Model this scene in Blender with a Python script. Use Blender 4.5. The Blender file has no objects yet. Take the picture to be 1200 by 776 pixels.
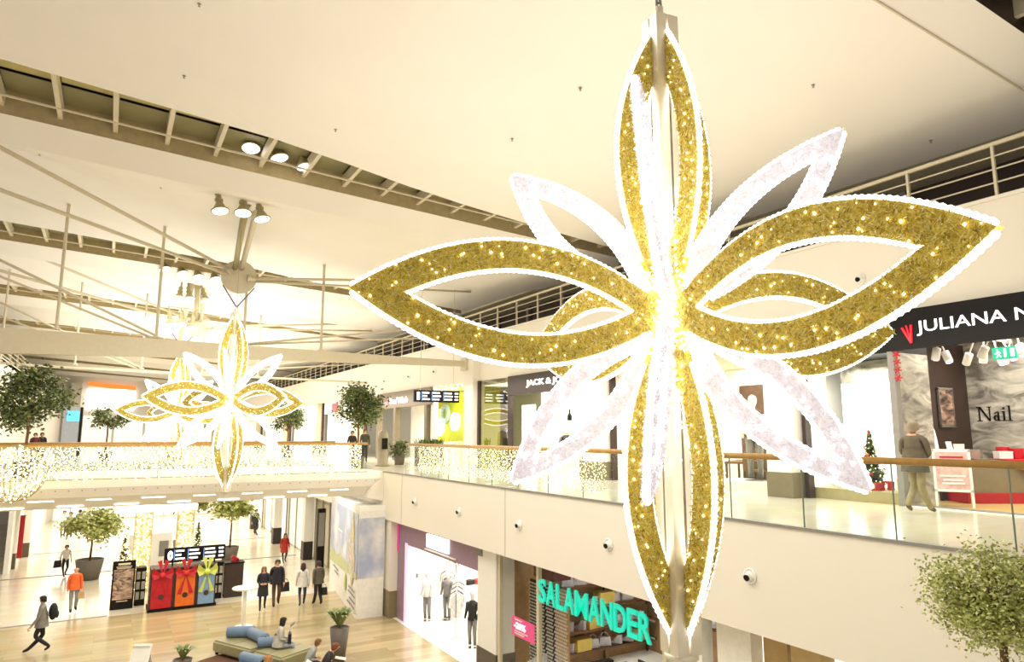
import bpy, bmesh, math, random
from mathutils import Vector, Matrix, Euler
R = math.radians
PI = math.pi
sc = bpy.context.scene
COL = sc.collection

# ---------------------------------------------------------------- camera
cam = bpy.data.cameras.new('camera')
cam.sensor_width = 36.0
cam.lens = 24.0
cam.clip_end = 400
cam_o = bpy.data.objects.new('camera', cam)
cam_o.location = (0, 0, 7.0)
cam_o.rotation_euler = (R(90 + 8.6008), 0, R(-30.152))
COL.objects.link(cam_o)
sc.camera = cam_o

# ---------------------------------------------------------------- world, lights, exposure
w = bpy.data.worlds.new('world')
w.use_nodes = True
bg = w.node_tree.nodes['Background']
bg.inputs[0].default_value = (1.0, 0.94, 0.84, 1)
bg.inputs[1].default_value = 0.54
sc.world = w
sc.view_settings.view_transform = 'Standard'
sc.view_settings.look = 'None'
sc.view_settings.gamma = 1.0
sc.view_settings.exposure = 0.43
sc.cycles.max_bounces = 6
sc.cycles.diffuse_bounces = 3
sc.cycles.glossy_bounces = 3
sc.cycles.transparent_max_bounces = 16
sc.cycles.transmission_bounces = 4
sc.cycles.caustics_reflective = False
sc.cycles.caustics_refractive = False
sc.cycles.sample_clamp_indirect = 4.0


def area(name, loc, rot, sx, sy, power, col=(1.0, 0.955, 0.875)):
    l = bpy.data.lights.new(name, 'AREA')
    l.shape = 'RECTANGLE'
    l.size, l.size_y = sx, sy
    l.energy = power
    l.color = col
    o = bpy.data.objects.new(name, l)
    o.location = loc
    o.rotation_euler = rot
    COL.objects.link(o)
    return o


# unseen area lights added to brighten the ceiling and the halls, no fixtures modelled
area('ceiling_fill_light', (7.0, 10.5, 9.0), (PI, 0, 0), 9, 14, 225)
area('ceiling_fill_light', (4.0, 46.0, 9.6), (PI, 0, 0), 11, 30, 1050, (1.0, 0.97, 0.92))
area('hall_down_light', (3.0, 86.0, 13.6), (0, 0, 0), 12, 34, 2000)
area('hall_down_light', (3.0, 15.0, 13.4), (0, 0, 0), 9, 16, 1250)
area('hall_down_light', (3.0, 48.0, 13.6), (0, 0, 0), 12, 36, 2300, (1.0, 0.965, 0.90))
area('concourse_fill_light', (3.0, 30.5, 4.45), (0, 0, 0), 12, 5, 400)
area('concourse_fill_light', (3.0, 56.0, 3.6), (0, 0, 0), 13, 18, 1500)
area('walkway_fill_light', (12.2, 17.0, 9.3), (0, 0, 0), 3, 24, 520)
area('walkway_fill_light', (12.2, 55.0, 9.3), (0, 0, 0), 3, 40, 1000)
# ---------------------------------------------------------------- helpers


def lin(c):
    return tuple(((x / 12.92) if x <= 0.04045 else ((x + 0.055) / 1.055) ** 2.4) for x in c[:3])


def hx(s):
    return lin([int(s[i:i + 2], 16) / 255 for i in (0, 2, 4)])


MATS = {}


def mat(name, col, rough=0.6, metal=0.0, vary=0.06, scale=6.0, emit=0.0, emit_col=None, bump=0.0, spec=0.5):
    if name in MATS:
        return MATS[name]
    if isinstance(col, str):
        col = hx(col)
    m = bpy.data.materials.new(name)
    m.use_nodes = True
    nt = m.node_tree
    b = nt.nodes['Principled BSDF']
    b.inputs['Roughness'].default_value = rough
    b.inputs['Metallic'].default_value = metal
    b.inputs['Specular IOR Level'].default_value = spec
    tc = nt.nodes.new('ShaderNodeTexCoord')
    n = nt.nodes.new('ShaderNodeTexNoise')
    n.inputs['Scale'].default_value = scale
    n.inputs['Detail'].default_value = 3
    nt.links.new(tc.outputs['Object'], n.inputs['Vector'])
    r = nt.nodes.new('ShaderNodeValToRGB')
    r.color_ramp.elements[0].position = 0.3
    r.color_ramp.elements[1].position = 0.7
    r.color_ramp.elements[0].color = tuple(max(0, c * (1 - vary)) for c in col) + (1,)
    r.color_ramp.elements[1].color = tuple(min(1, c * (1 + vary)) for c in col) + (1,)
    nt.links.new(n.outputs['Fac'], r.inputs['Fac'])
    nt.links.new(r.outputs['Color'], b.inputs['Base Color'])
    if bump:
        bp = nt.nodes.new('ShaderNodeBump')
        bp.inputs['Strength'].default_value = bump
        bp.inputs['Distance'].default_value = 0.01
        nt.links.new(n.outputs['Fac'], bp.inputs['Height'])
        nt.links.new(bp.outputs['Normal'], b.inputs['Normal'])
    if emit:
        b.inputs['Emission Color'].default_value = (tuple(emit_col) if emit_col else tuple(col)) + (1,)
        b.inputs['Emission Strength'].default_value = emit
        try:
            m.cycles.emission_sampling = 'NONE'
        except Exception:
            pass
    MATS[name] = m
    return m


def island_mat(name, stops, rough=0.5, metal=0.0, emit=0.0, emit_col=(1, 1, 1), translucent=0.0):
    """colour chosen piece by piece (leaf, tinsel strip, bulb)"""
    m = bpy.data.materials.new(name)
    m.use_nodes = True
    nt = m.node_tree
    b = nt.nodes['Principled BSDF']
    b.inputs['Roughness'].default_value = rough
    b.inputs['Metallic'].default_value = metal
    g = nt.nodes.new('ShaderNodeNewGeometry')
    r = nt.nodes.new('ShaderNodeValToRGB')
    els = r.color_ramp.elements
    while len(els) < len(stops):
        els.new(0.5)
    for e, (p, c) in zip(els, stops):
        e.position = p
        e.color = (hx(c) if isinstance(c, str) else tuple(c)) + (1,)
    nt.links.new(g.outputs['Random Per Island'], r.inputs['Fac'])
    nt.links.new(r.outputs['Color'], b.inputs['Base Color'])
    if emit:
        b.inputs['Emission Strength'].default_value = emit
        if emit_col is None:
            nt.links.new(r.outputs['Color'], b.inputs['Emission Color'])
        else:
            b.inputs['Emission Color'].default_value = tuple(emit_col) + (1,)
        m.cycles.emission_sampling = 'NONE'
    MATS[name] = m
    return m


def glass_mat(name, tint=(0.93, 0.97, 0.95), refl=0.10, rough=0.02):
    m = bpy.data.materials.new(name)
    m.use_nodes = True
    nt = m.node_tree
    for n in list(nt.nodes):
        if n.type != 'OUTPUT_MATERIAL':
            nt.nodes.remove(n)
    out = [n for n in nt.nodes if n.type == 'OUTPUT_MATERIAL'][0]
    t = nt.nodes.new('ShaderNodeBsdfTransparent')
    t.inputs[0].default_value = tuple(tint) + (1,)
    g = nt.nodes.new('ShaderNodeBsdfGlossy')
    g.inputs['Roughness'].default_value = rough
    fr = nt.nodes.new('ShaderNodeFresnel')
    fr.inputs['IOR'].default_value = 1.45
    ml = nt.nodes.new('ShaderNodeMath')
    ml.operation = 'MULTIPLY'
    ml.inputs[1].default_value = refl * 10
    ml.use_clamp = True
    mx = nt.nodes.new('ShaderNodeMixShader')
    gm = nt.nodes.new('ShaderNodeNewGeometry')
    fb = nt.nodes.new('ShaderNodeMath')
    fb.operation = 'SUBTRACT'
    fb.inputs[0].default_value = 1.0
    fm = nt.nodes.new('ShaderNodeMath')
    fm.operation = 'MULTIPLY'
    nt.links.new(gm.outputs['Backfacing'], fb.inputs[1])
    nt.links.new(fr.outputs[0], fm.inputs[0])
    nt.links.new(fb.outputs[0], fm.inputs[1])
    nt.links.new(fm.outputs[0], ml.inputs[0])
    nt.links.new(ml.outputs[0], mx.inputs[0])
    nt.links.new(t.outputs[0], mx.inputs[1])
    nt.links.new(g.outputs[0], mx.inputs[2])
    nt.links.new(mx.outputs[0], out.inputs[0])
    MATS[name] = m
    return m


def floor_mat(name, c1, c2, sx, sy, rough, mortar=0.004, rot=0.0):
    """stone tiles: brick texture in metres with a soft noise cloud"""
    m = bpy.data.materials.new(name)
    m.use_nodes = True
    nt = m.node_tree
    b = nt.nodes['Principled BSDF']
    b.inputs['Roughness'].default_value = rough
    tc = nt.nodes.new('ShaderNodeTexCoord')
    mp = nt.nodes.new('ShaderNodeMapping')
    mp.inputs['Rotation'].default_value = (0, 0, rot)
    br = nt.nodes.new('ShaderNodeTexBrick')
    br.inputs['Color1'].default_value = hx(c1) + (1,)
    br.inputs['Color2'].default_value = hx(c2) + (1,)
    br.inputs['Mortar'].default_value = tuple(x * 0.75 for x in hx(c1)) + (1,)
    br.inputs['Scale'].default_value = 1
    br.inputs['Mortar Size'].default_value = mortar
    br.inputs['Brick Width'].default_value = sx
    br.inputs['Row Height'].default_value = sy
    nz = nt.nodes.new('ShaderNodeTexNoise')
    nz.inputs['Scale'].default_value = 1.3
    nz.inputs['Detail'].default_value = 5
    mx = nt.nodes.new('ShaderNodeMix')
    mx.data_type = 'RGBA'
    mx.blend_type = 'MULTIPLY'
    mx.inputs[0].default_value = 0.25
    nt.links.new(tc.outputs['Object'], mp.inputs[0])
    nt.links.new(mp.outputs[0], br.inputs[0])
    nt.links.new(tc.outputs['Object'], nz.inputs['Vector'])
    nt.links.new(br.outputs[0], mx.inputs[6])
    nt.links.new(nz.outputs['Color'], mx.inputs[7])
    nt.links.new(mx.outputs[2], b.inputs['Base Color'])
    MATS[name] = m
    return m


class MB:
    def __init__(s):
        s.v, s.f, s.m = [], [], []

    def add(s, verts, faces, mi=0):
        o = len(s.v)
        s.v += [tuple(p) for p in verts]
        s.f += [tuple(i + o for i in f) for f in faces]
        s.m += [mi] * len(faces)
        return s

    def box(s, x0, x1, y0, y1, z0, z1, mi=0):
        v = [(x0, y0, z0), (x1, y0, z0), (x1, y1, z0), (x0, y1, z0), (x0, y0, z1), (x1, y0, z1), (x1, y1, z1), (x0, y1, z1)]
        f = [(0, 3, 2, 1), (4, 5, 6, 7), (0, 1, 5, 4), (1, 2, 6, 5), (2, 3, 7, 6), (3, 0, 4, 7)]
        return s.add(v, f, mi)

    def cbox(s, c, d, rot=(0, 0, 0), mi=0):
        q = Euler(rot).to_matrix()
        n = len(s.v)
        s.box(-d[0] / 2, d[0] / 2, -d[1] / 2, d[1] / 2, -d[2] / 2, d[2] / 2, mi)
        for i in range(n, len(s.v)):
            s.v[i] = tuple(q @ Vector(s.v[i]) + Vector(c))
        return s

    def tube(s, pts, r, n=8, mi=0, caps=True, closed=False):
        pts = [Vector(p) for p in pts]
        if not isinstance(r, (list, tuple)):
            r = [r] * len(pts)
        rings = []
        prev = None
        k = len(pts)
        for i, p in enumerate(pts):
            a = pts[(i - 1) % k] if (closed or i > 0) else p
            b = pts[(i + 1) % k] if (closed or i < k - 1) else p
            t = (b - a)
            t = t.normalized() if t.length > 1e-9 else Vector((0, 0, 1))
            if prev is None:
                u = t.orthogonal().normalized()
            else:
                u = (prev - t * prev.dot(t))
                u = u.normalized() if u.length > 1e-6 else t.orthogonal().normalized()
            prev = u
            v = t.cross(u)
            rings.append([p + (u * math.cos(2 * PI * j / n) + v * math.sin(2 * PI * j / n)) * r[i] for j in range(n)])
        vs = [q for rg in rings for q in rg]
        fs = []
        for i in range(k if closed else k - 1):
            a, b = i * n, ((i + 1) % k) * n
            for j in range(n):
                fs.append((a + j, a + (j + 1) % n, b + (j + 1) % n, b + j))
        if caps and not closed:
            fs.append(tuple(range(n - 1, -1, -1)))
            fs.append(tuple((k - 1) * n + j for j in range(n)))
        return s.add(vs, fs, mi)

    def lathe(s, prof, c=(0, 0, 0), n=16, mi=0):
        vs, fs = [], []
        for (r, z) in prof:
            for j in range(n):
                a = 2 * PI * j / n
                vs.append((c[0] + r * math.cos(a), c[1] + r * math.sin(a), c[2] + z))
        for i in range(len(prof) - 1):
            for j in range(n):
                fs.append((i * n + j, i * n + (j + 1) % n, (i + 1) * n + (j + 1) % n, (i + 1) * n + j))
        fs.append(tuple(range(n - 1, -1, -1)))
        fs.append(tuple((len(prof) - 1) * n + j for j in range(n)))
        return s.add(vs, fs, mi)

    def ball(s, c, r, n=8, m=6, mi=0):
        if not isinstance(r, (list, tuple)):
            r = (r, r, r)
        vs = [(c[0], c[1], c[2] - r[2])]
        fs = []
        for i in range(1, m):
            a = -PI / 2 + PI * i / m
            for j in range(n):
                b = 2 * PI * j / n
                vs.append((c[0] + r[0] * math.cos(a) * math.cos(b), c[1] + r[1] * math.cos(a) * math.sin(b), c[2] + r[2] * math.sin(a)))
        vs.append((c[0], c[1], c[2] + r[2]))
        for j in range(n):
            fs.append((0, 1 + (j + 1) % n, 1 + j))
            t = 1 + (m - 2) * n
            fs.append((t + j, t + (j + 1) % n, len(vs) - 1))
        for i in range(m - 2):
            for j in range(n):
                a = 1 + i * n
                fs.append((a + j, a + (j + 1) % n, a + n + (j + 1) % n, a + n + j))
        return s.add(vs, fs, mi)

    def octa(s, c, r, mi=0):
        x, y, z = c
        return s.add([(x + r, y, z), (x - r, y, z), (x, y + r, z), (x, y - r, z), (x, y, z + r), (x, y, z - r)],
                     [(0, 2, 4), (2, 1, 4), (1, 3, 4), (3, 0, 4), (2, 0, 5), (1, 2, 5), (3, 1, 5), (0, 3, 5)], mi)

    def prism(s, poly, t0, t1, plane='xz', mi=0):
        """extrude a 2D polygon; plane xz extrudes along y, yz along x, xy along z"""
        def P(a, b, t):
            return {'xz': (a, t, b), 'yz': (t, a, b), 'xy': (a, b, t)}[plane]
        n = len(poly)
        vs = [P(a, b, t0) for a, b in poly] + [P(a, b, t1) for a, b in poly]
        fs = [tuple(range(n)), tuple(range(2 * n - 1, n - 1, -1))]
        for i in range(n):
            j = (i + 1) % n
            fs.append((i, i + n, j + n, j))
        return s.add(vs, fs, mi)

    def mesh(s, name, mats, smooth=False):
        me = bpy.data.meshes.new(name)
        me.from_pydata(s.v, [], s.f)
        for m in (mats if isinstance(mats, (list, tuple)) else [mats]):
            me.materials.append(m)
        if any(s.m):
            me.polygons.foreach_set('material_index', s.m)
        if smooth:
            me.polygons.foreach_set('use_smooth', [True] * len(me.polygons))
        me.update()
        return me

    def build(s, name, mats, parent=None, smooth=False, loc=None, rot=None):
        return obj(name, s.mesh(name, mats, smooth), parent, loc, rot)


def obj(name, me, parent=None, loc=None, rot=None):
    o = bpy.data.objects.new(name, me)
    COL.objects.link(o)
    if parent:
        o.parent = parent
    if loc:
        o.location = loc
    if rot:
        o.rotation_euler = rot
    return o


def tag(o, label=None, cat=None, group=None, kind=None):
    if label:
        o['label'] = label
    if cat:
        o['category'] = cat
    if group:
        o['group'] = group
    if kind:
        o['kind'] = kind
    return o


def thing(name, label, cat, loc=(0, 0, 0), rz=0.0, group=None):
    o = bpy.data.objects.new(name, None)
    o.empty_display_size = 0.1
    COL.objects.link(o)
    o.location = loc
    o.rotation_euler = (0, 0, rz)
    return tag(o, label, cat, group)


def struct(o):
    o['kind'] = 'structure'
    return o


def dup(root, loc, rz=0.0, label=None, group=None, scale=None):
    c = root.copy()
    COL.objects.link(c)
    c.location = loc
    c.rotation_euler = (0, 0, rz)
    if scale:
        c.scale = scale
    if label:
        c['label'] = label
    if group:
        c['group'] = group
    for ch in list(root.children):
        d = ch.copy()
        COL.objects.link(d)
        d.parent = c
        for g in list(ch.children):
            e = g.copy()
            COL.objects.link(e)
            e.parent = d
    return c


def text_mesh(s, w, h, depth=0.01, bold=0.0, spacing=1.0):
    cu = bpy.data.curves.new('text', 'FONT')
    cu.body = s
    cu.extrude = 0.5
    cu.offset = bold
    cu.resolution_u = 3
    cu.space_character = spacing
    to = bpy.data.objects.new('text', cu)
    COL.objects.link(to)
    dg = bpy.context.evaluated_depsgraph_get()
    dg.update()
    me = bpy.data.meshes.new_from_object(to.evaluated_get(dg))
    bpy.data.objects.remove(to)
    bpy.data.curves.remove(cu)
    xs = [v.co.x for v in me.vertices]
    ys = [v.co.y for v in me.vertices]
    x0, x1, y0, y1 = min(xs), max(xs), min(ys), max(ys)
    sy = h / (y1 - y0)
    sx = (w / (x1 - x0)) if w else sy
    for v in me.vertices:
        v.co = ((v.co.x - x0) * sx, (v.co.y - y0) * sy, v.co.z * depth)
    return me


ROT_NEGX = (R(90), 0, R(-90))   # text on a wall facing -X, reads along -Y
ROT_NEGY = (R(90), 0, 0)        # text on a wall facing -Y, reads along +X


def text(name, s, m, loc, w, h, rot, parent=None, depth=0.01, bold=0.0, spacing=1.0):
    me = text_mesh(s, w, h, depth, bold, spacing)
    me.materials.clear()
    me.materials.append(m)
    return obj(name, me, parent, loc, rot)


rnd = random.Random(7)
# ---------------------------------------------------------------- materials
M_ceil = mat('ceiling_paint', 'F0EBE3', 0.85, vary=0.015, scale=0.6)
M_wall = mat('cream_plaster', 'EEE7D8', 0.75, vary=0.012, scale=0.5)
M_white = mat('white_paint', 'F6F3EA', 0.5, vary=0.015)
M_steel = mat('cream_painted_steel', 'D2C7AC', 0.5, vary=0.03)
M_olive = mat('olive_painted_steel', 'A89C70', 0.5, vary=0.05)
M_dark = mat('black_lacquer', '15100D', 0.5, vary=0.1, spec=0.2)
M_darkbrown = mat('dark_brown_panel', '3A2A22', 0.5, vary=0.15, scale=2)
M_brown = mat('walnut_wood', '6E4526', 0.45, vary=0.25, scale=4)
M_rail = mat('oak_handrail', 'B58A48', 0.4, vary=0.12, scale=9)
M_chrome = mat('chrome', 'C9C6C0', 0.2, metal=1.0, vary=0.03)
M_grey = mat('grey_paint', '8B8780', 0.55, vary=0.05)
M_glass = glass_mat('clear_glass')
M_shopglass = glass_mat('shop_glass', (0.97, 0.98, 0.96), 0.05)
M_glassedge = mat('glass_edge', '6E7866', 0.3, vary=0.05)
M_lamp = mat('lamp_white', 'FFFFFF', 0.4, emit=3.5, emit_col=(1, 0.97, 0.9), vary=0)
M_lightbox = mat('lightbox_white', 'FFFFFF', 0.5, emit=1.6, emit_col=(1, 0.98, 0.95), vary=0)
M_letter = mat('lit_letter_white', 'FFFFFF', 0.5, emit=1.3, emit_col=(1, 0.98, 0.95), vary=0)
M_teal = mat('lit_letter_teal', '12C9AE', 0.4, emit=0.45, vary=0.02)
M_red = mat('red_fabric', 'B81220', 0.6, vary=0.12)
M_orange = mat('orange_paint', 'E06A1E', 0.5, vary=0.08)
M_blue = mat('dusty_blue', '7D9CC0', 0.5, vary=0.06)
M_green = mat('lime_green', 'C3CC1E', 0.5, vary=0.05)
M_skin = mat('skin', 'D9A583', 0.55, vary=0.05)
M_leaf = island_mat('leaf_dark_green', [(0, '2E3A1C'), (0.5, '56632E'), (1, '8C9A55')], 0.45)
M_leaf2 = island_mat('leaf_fresh_green', [(0, '858C3C'), (0.5, 'B4BA62'), (1, 'E0E3A0')], 0.45)
M_bark = mat('bark', '75593B', 0.8, vary=0.25, scale=20, bump=0.4)
M_pot = mat('grey_planter', '6B6258', 0.5, vary=0.06)
M_rope = mat('rope_light_white', 'FFFFFF', 0.4, emit=3.2, emit_col=(1.0, 0.97, 0.90), vary=0)
M_bulb = mat('warm_bulb', 'FFF3C8', 0.4, emit=3.0, emit_col=(1.0, 0.84, 0.46), vary=0)
M_bulbw = mat('cool_bulb', 'FFFFFF', 0.4, emit=4.0, emit_col=(1.0, 0.98, 1.0), vary=0)
M_gold = mat('gold_mesh', 'E4CB52', 0.5, metal=0.0, vary=0.3, scale=60, bump=0.5)
M_tinsel = island_mat('gold_tinsel', [(0, '94741C'), (0.3, 'E4CA4C'), (0.75, 'F5E57C'), (1, 'FFFAD2')], 0.4, metal=0.0)
M_wtin = island_mat('glowing_white_tinsel', [(0, 'D2C6CE'), (0.5, 'ECE6EC'), (1, 'FFFFFF')], 0.4, emit=0.16, emit_col=None)  # emission puts the LED light on the tinsel into its own colour
M_wmesh = mat('lit_white_mesh', 'EAE4EA', 0.5, emit=0.17, emit_col=(1, 0.98, 1), vary=0.08, scale=9)  # even glow stands in for LED light falling on the mesh
M_floor = floor_mat('polished_stone', 'EFE6D0', 'E9DEC4', 1.2, 0.6, 0.16)
M_floor2 = floor_mat('lower_floor_stone', 'EDE2CB', 'E4D6B8', 1.2, 0.6, 0.2)
M_planks = floor_mat('tan_stone_strips', 'B29E72', 'CBB88C', 2.4, 0.34, 0.2)
# ================================================================ STRUCTURE
def low(x):
    return 14.65 - 0.0585 * x


def lerp_tab(tab, x):
    if x <= tab[0][0]:
        return tab[0][1]
    for (a, b), (c, d) in zip(tab, tab[1:]):
        if x <= c:
            return b + (d - b) * (x - a) / (c - a)
    return tab[-1][1]


GAP = [(-14, 3.3), (-3, 3.1), (0, 2.9), (3.7, 2.6), (7.8, 1.6), (12, 1.1), (16.6, 0.75)]
SLOT = [5.0, 20.0, 34.0, 48.0, 62.0, 76.0, 90.0, 104.0, 118.0]
XS = [-14, -10, -6, -3, -1, 1, 3, 5, 7, 9, 11, 13, 15, 16.6]


def ceiling_section(y0, y1, crease, bumpk=1.0):
    drop = 0.16 if y0 < 10 else 0.42
    mb = MB()
    rows = []
    for x in XS:
        ye = y1 - lerp_tab(GAP, x)
        a = max(0.0, 0.59 - 0.08 * x) * bumpk + (.18 if y0 > 10 else 0)
        col = [(x, y0, low(x) + 0.62), (x, y0, low(x)), (x, y0 + crease, low(x) - drop)]
        n = 10
        for i in range(1, n + 1):
            t = i / n
            y = y0 + crease + (ye - y0 - crease) * t
            col.append((x, y, low(x) - drop * (1 - t) + a * math.sin(PI * t)))
        col.append((x, ye, low(x) + 0.62))
        rows.append(col)
    k = len(rows[0])
    vs = [p for c in rows for p in c]
    fs, ms = [], []
    for i in range(len(rows) - 1):
        for j in range(k - 1):
            fs.append((i * k + j, i * k + j + 1, (i + 1) * k + j + 1, (i + 1) * k + j))
    mb.add(vs, fs)
    mb.m = [1 if (q % (k - 1)) in (0, k - 2) else 0 for q in range(len(fs))]
    return mb


M_brownlip = mat('slot_lip_brown', 'B4A279', 0.6, vary=0.08)
secs = [(-11.0, 5.0, 1.0)] + [(SLOT[i], SLOT[i + 1], 0.75 if i == 0 else 0.95) for i in range(len(SLOT) - 1)]
for (y0, y1, cr) in secs:
    struct(ceiling_section(y0, y1, cr).build('ceiling', [M_ceil, M_darkbrown if y0 == 5.0 else M_brownlip]))

# crease trim of the nearest section
t = MB()
t.tube([(-14, 5.75, low(-14) - 0.17), (16.6, 5.75, low(16.6) - 0.17)], 0.022, 6)
struct(t.build('trim_1', M_steel))

# skylight slots: beams, rod and dark panes
M_pane = mat('olive_night_glass', 'D2C88C', 0.3, vary=0.12, scale=0.8)
M_pane2 = mat('smoky_night_glass', '97926F', 0.3, vary=0.12, scale=0.8)
M_pane0 = mat('black_night_glass', '241C1A', 0.15, vary=0.2, scale=0.8)
for k, ys in enumerate(SLOT[:6]):
    root = bpy.data.objects.new('window_%d' % (k + 1), None)
    COL.objects.link(root)
    struct(root)
    root['label'] = ['dark skylight slot at the near end of the ceiling', 'long olive skylight slot with cross beams',
                     'second skylight slot further down the hall', 'third skylight slot', 'fourth skylight slot', 'farthest skylight slot'][k]
    xs = [-10.27 + 1.222 * i for i in range(22)]
    g1 = (M_pane0, M_pane0) if k == 0 else (M_pane, M_pane2)
    if k < 3:
        for a, b in zip(xs, xs[1:]):
            gp = max(lerp_tab(GAP, a), lerp_tab(GAP, b)) + 0.1
            ym = ys - 1.15
            bm_ = MB()
            za, zb = low(a) + 0.62, low(b) + 0.62
            bm_.add([(a + .05, ys, za), (b - .05, ys, zb), (b - .05, ym, zb), (a + .05, ym, za)], [(0, 1, 2, 3)], 1)
            if gp > 1.2:
                bm_.add([(a + .05, ym - .02, za + .06), (b - .05, ym - .02, zb + .06), (b - .05, ys - gp, zb + .06), (a + .05, ys - gp, za + .06)], [(0, 1, 2, 3)], 0)
            bm_.build('pane', list(g1), root)
    else:
        bm_ = MB()
        bm_.add([(-14, ys, low(-14) + .62), (16.6, ys, low(16.6) + .62), (16.6, ys - 3.4, low(16.6) + .62), (-14, ys - 3.4, low(-14) + .62)], [(0, 1, 2, 3)])
        bm_.build('pane', M_pane, root)
    beams = MB()
    for x in xs:
        gp = lerp_tab(GAP, x)
        bb = MB() if k < 3 else beams
        bb.box(x - .055, x + .055, ys - gp, ys, low(x) + .2, low(x) + .55)
        if k < 3:
            bb.build('beam', M_steel, root)
    if k >= 3:
        beams.build('beam', M_steel, root)['kind'] = 'stuff'
    r_ = MB()
    r_.tube([(-11, ys - .75, low(-11) + .2), (16.5, ys - .6, low(16.5) + .2)], 0.035, 6)
    r_.build('rod', M_steel, root)

# unseen roof deck above everything, blocks the world light
r_ = MB()
r_.box(-14.5, 19.5, -11, 119, 16.2, 16.4)
struct(r_.build('ceiling', M_grey))

# ---- lower floor
f = MB()
f.box(-16, 20, -8, 120, -0.3, 0)
struct(f.build('floor', M_floor2))
f = MB()
f.box(-9, 9.9, 8, 31.9, 0.0, 0.012)
struct(f.build('floor', M_planks))
for y, x0, x1 in ((32.0, -6, 0.4), (42.2, -6, 9.9), (50.2, -6, 9.9)):
    f = MB()
    f.box(x0, x1, y, y + .14, 0, .016)
    struct(f.build('trim_2', M_grey))

# ---- upper right walkway slab, its cream fascia and the far upper floor
f = MB()
f.box(9.66, 20, -6, 112, 3.66, 5.5)
struct(f.build('wall_right', M_wall))
f = MB()
f.box(9.70, 20, -6, 112, 5.5, 5.512)
struct(f.build('floor', M_floor))
f = MB()
f.box(9.63, 9.70, -6, 27.0, 5.485, 5.53)
struct(f.build('trim_3', M_grey))
f = MB()
f.box(-16, 9.66, 44, 112, 3.66, 5.5)
struct(f.build('floor', M_floor))
# vertical movement joints of the slab front
for y in (2.2, 17.0, 24.9):
    f = MB()
    f.box(9.652, 9.662, y, y + .012, 3.67, 5.48)
    struct(f.build('trim_4', M_olive))

# ---- upper right fascia, pilaster, gallery
f = MB()
f.box(14.5, 14.8, -6, 112, 9.42, 11.5)
f.box(14.44, 14.9, -6, 112, 11.5, 11.57)
struct(f.build('wall_right', M_wall))
f = MB()
f.box(14.8, 18.6, -6, 112, 9.3, 9.42)
struct(f.build('ceiling', M_ceil))
f = MB()
f.box(14.9, 18.7, -6, 112, 11.3, 11.42)
struct(f.build('floor', M_grey))
f = MB()
f.box(18.5, 18.8, -6, 112, 11.4, 14.5)
struct(f.build('wall_right', M_darkbrown))
f = MB()
f.box(16.45, 18.8, -6, 112, 13.62, 13.9)
struct(f.build('ceiling', M_steel))
f = MB()
f.box(19.4, 19.8, -6, 112, 0, 9.4)
struct(f.build('wall_right', M_white))
f = MB()
f.box(14.15, 14.5, 27.95, 28.85, 5.5, 10.42)
struct(f.build('trim_5', M_wall))
# gallery back wall bays: lighter posts between dark windows
for i in range(22):
    y = 3.5 + i * 3.3
    f = MB()
    f.box(18.35, 18.5, y, y + .22, 11.42, 13.6)
    struct(f.build('trim_6', M_grey))
    f = MB()
    f.box(18.42, 18.5, y + .35, y + 3.1, 11.6, 12.5)
    struct(f.build('trim_7', mat('gallery_panel', '6A4A38', 0.6, vary=0.2)))

# ---- bridge across the hall
f = MB()
prof = [(27.0, 5.46), (26.95, 5.25), (27.05, 4.95), (27.35, 4.58), (34, 4.5), (34, 5.5), (27.0, 5.5)]
f.prism(prof, -16, 9.66, 'yz')
struct(f.build('floor', M_wall))
f = MB()
f.prism([(9.66, 4.35), (9.66, 5.3), (9.25, 5.0), (9.05, 4.7), (9.0, 4.5)], 26.96, 27.34, 'xz')
struct(f.build('trim_8', M_wall))
# end walls
f = MB()
f.box(-16, 20, 112, 112.4, 0, 16)
struct(f.build('wall_back', M_wall))
f = MB()
f.box(-6.4, -6.0, 46, 112, 5.5, 11.57)
struct(f.build('wall_left', M_wall))
f = MB()
f.box(-9.5, -9.2, 46, 112, 11.5, 16.2)
struct(f.build('wall_left', M_wall))
f = MB()
f.box(-9.3, -6, 46, 112, 11.3, 11.5)
struct(f.build('floor', M_grey))
f = MB()
f.box(-4.2, -4.0, 44, 68, 0, 3.66)
struct(f.build('wall_left', M_white))
f = MB()
f.box(-16, 20, 68, 68.3, 0, 3.66)
struct(f.build('wall_back', M_white))
f = MB()
f.box(10.6, 10.9, 30.4, 68, 0, 3.66)
struct(f.build('wall_right', M_white))
# strip lights set into the bridge front
f = MB()
ORD = ['first', 'second', 'third', 'fourth', 'fifth', 'sixth', 'seventh', 'eighth', 'ninth', 'tenth', 'eleventh', 'twelfth']
for row, (y, z) in enumerate(((27.155, 4.86), (27.30, 4.66))):
    for i in range(8):
        x = -2.6 + 1.62 * i + (0.8 if row == 0 else 0)
        if x > 8.2:
            continue
        s_ = MB()
        s_.cbox((0, 0, 0), (0.72, 0.03, 0.05), (R(-38), 0, 0))
        o = s_.build('strip_light', M_lamp, None, loc=(x, y - .012, z))
        tag(o, 'thin white strip light recessed in the bridge front, %s row, %s from left' % (('upper', 'lower')[row], ORD[i]), 'light', 'strip lights along the bridge front')
d_ = MB()
for i in range(34):
    d_.ball((-2.9 + .37 * i, 26.965, 5.17), .022, 6, 4)
o = d_.build('rivet_row', M_olive)
tag(o, 'row of small round studs along the cream bridge front', 'studs', kind='stuff')
text('lettering', 'MOHA', M_white, (-2.95, 26.93, 4.98), 0.62, 0.2, ROT_NEGY, None, 0.01)
tag(bpy.data.objects['lettering'], 'pale raised letters at the left end of the bridge front', 'sign')
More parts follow.
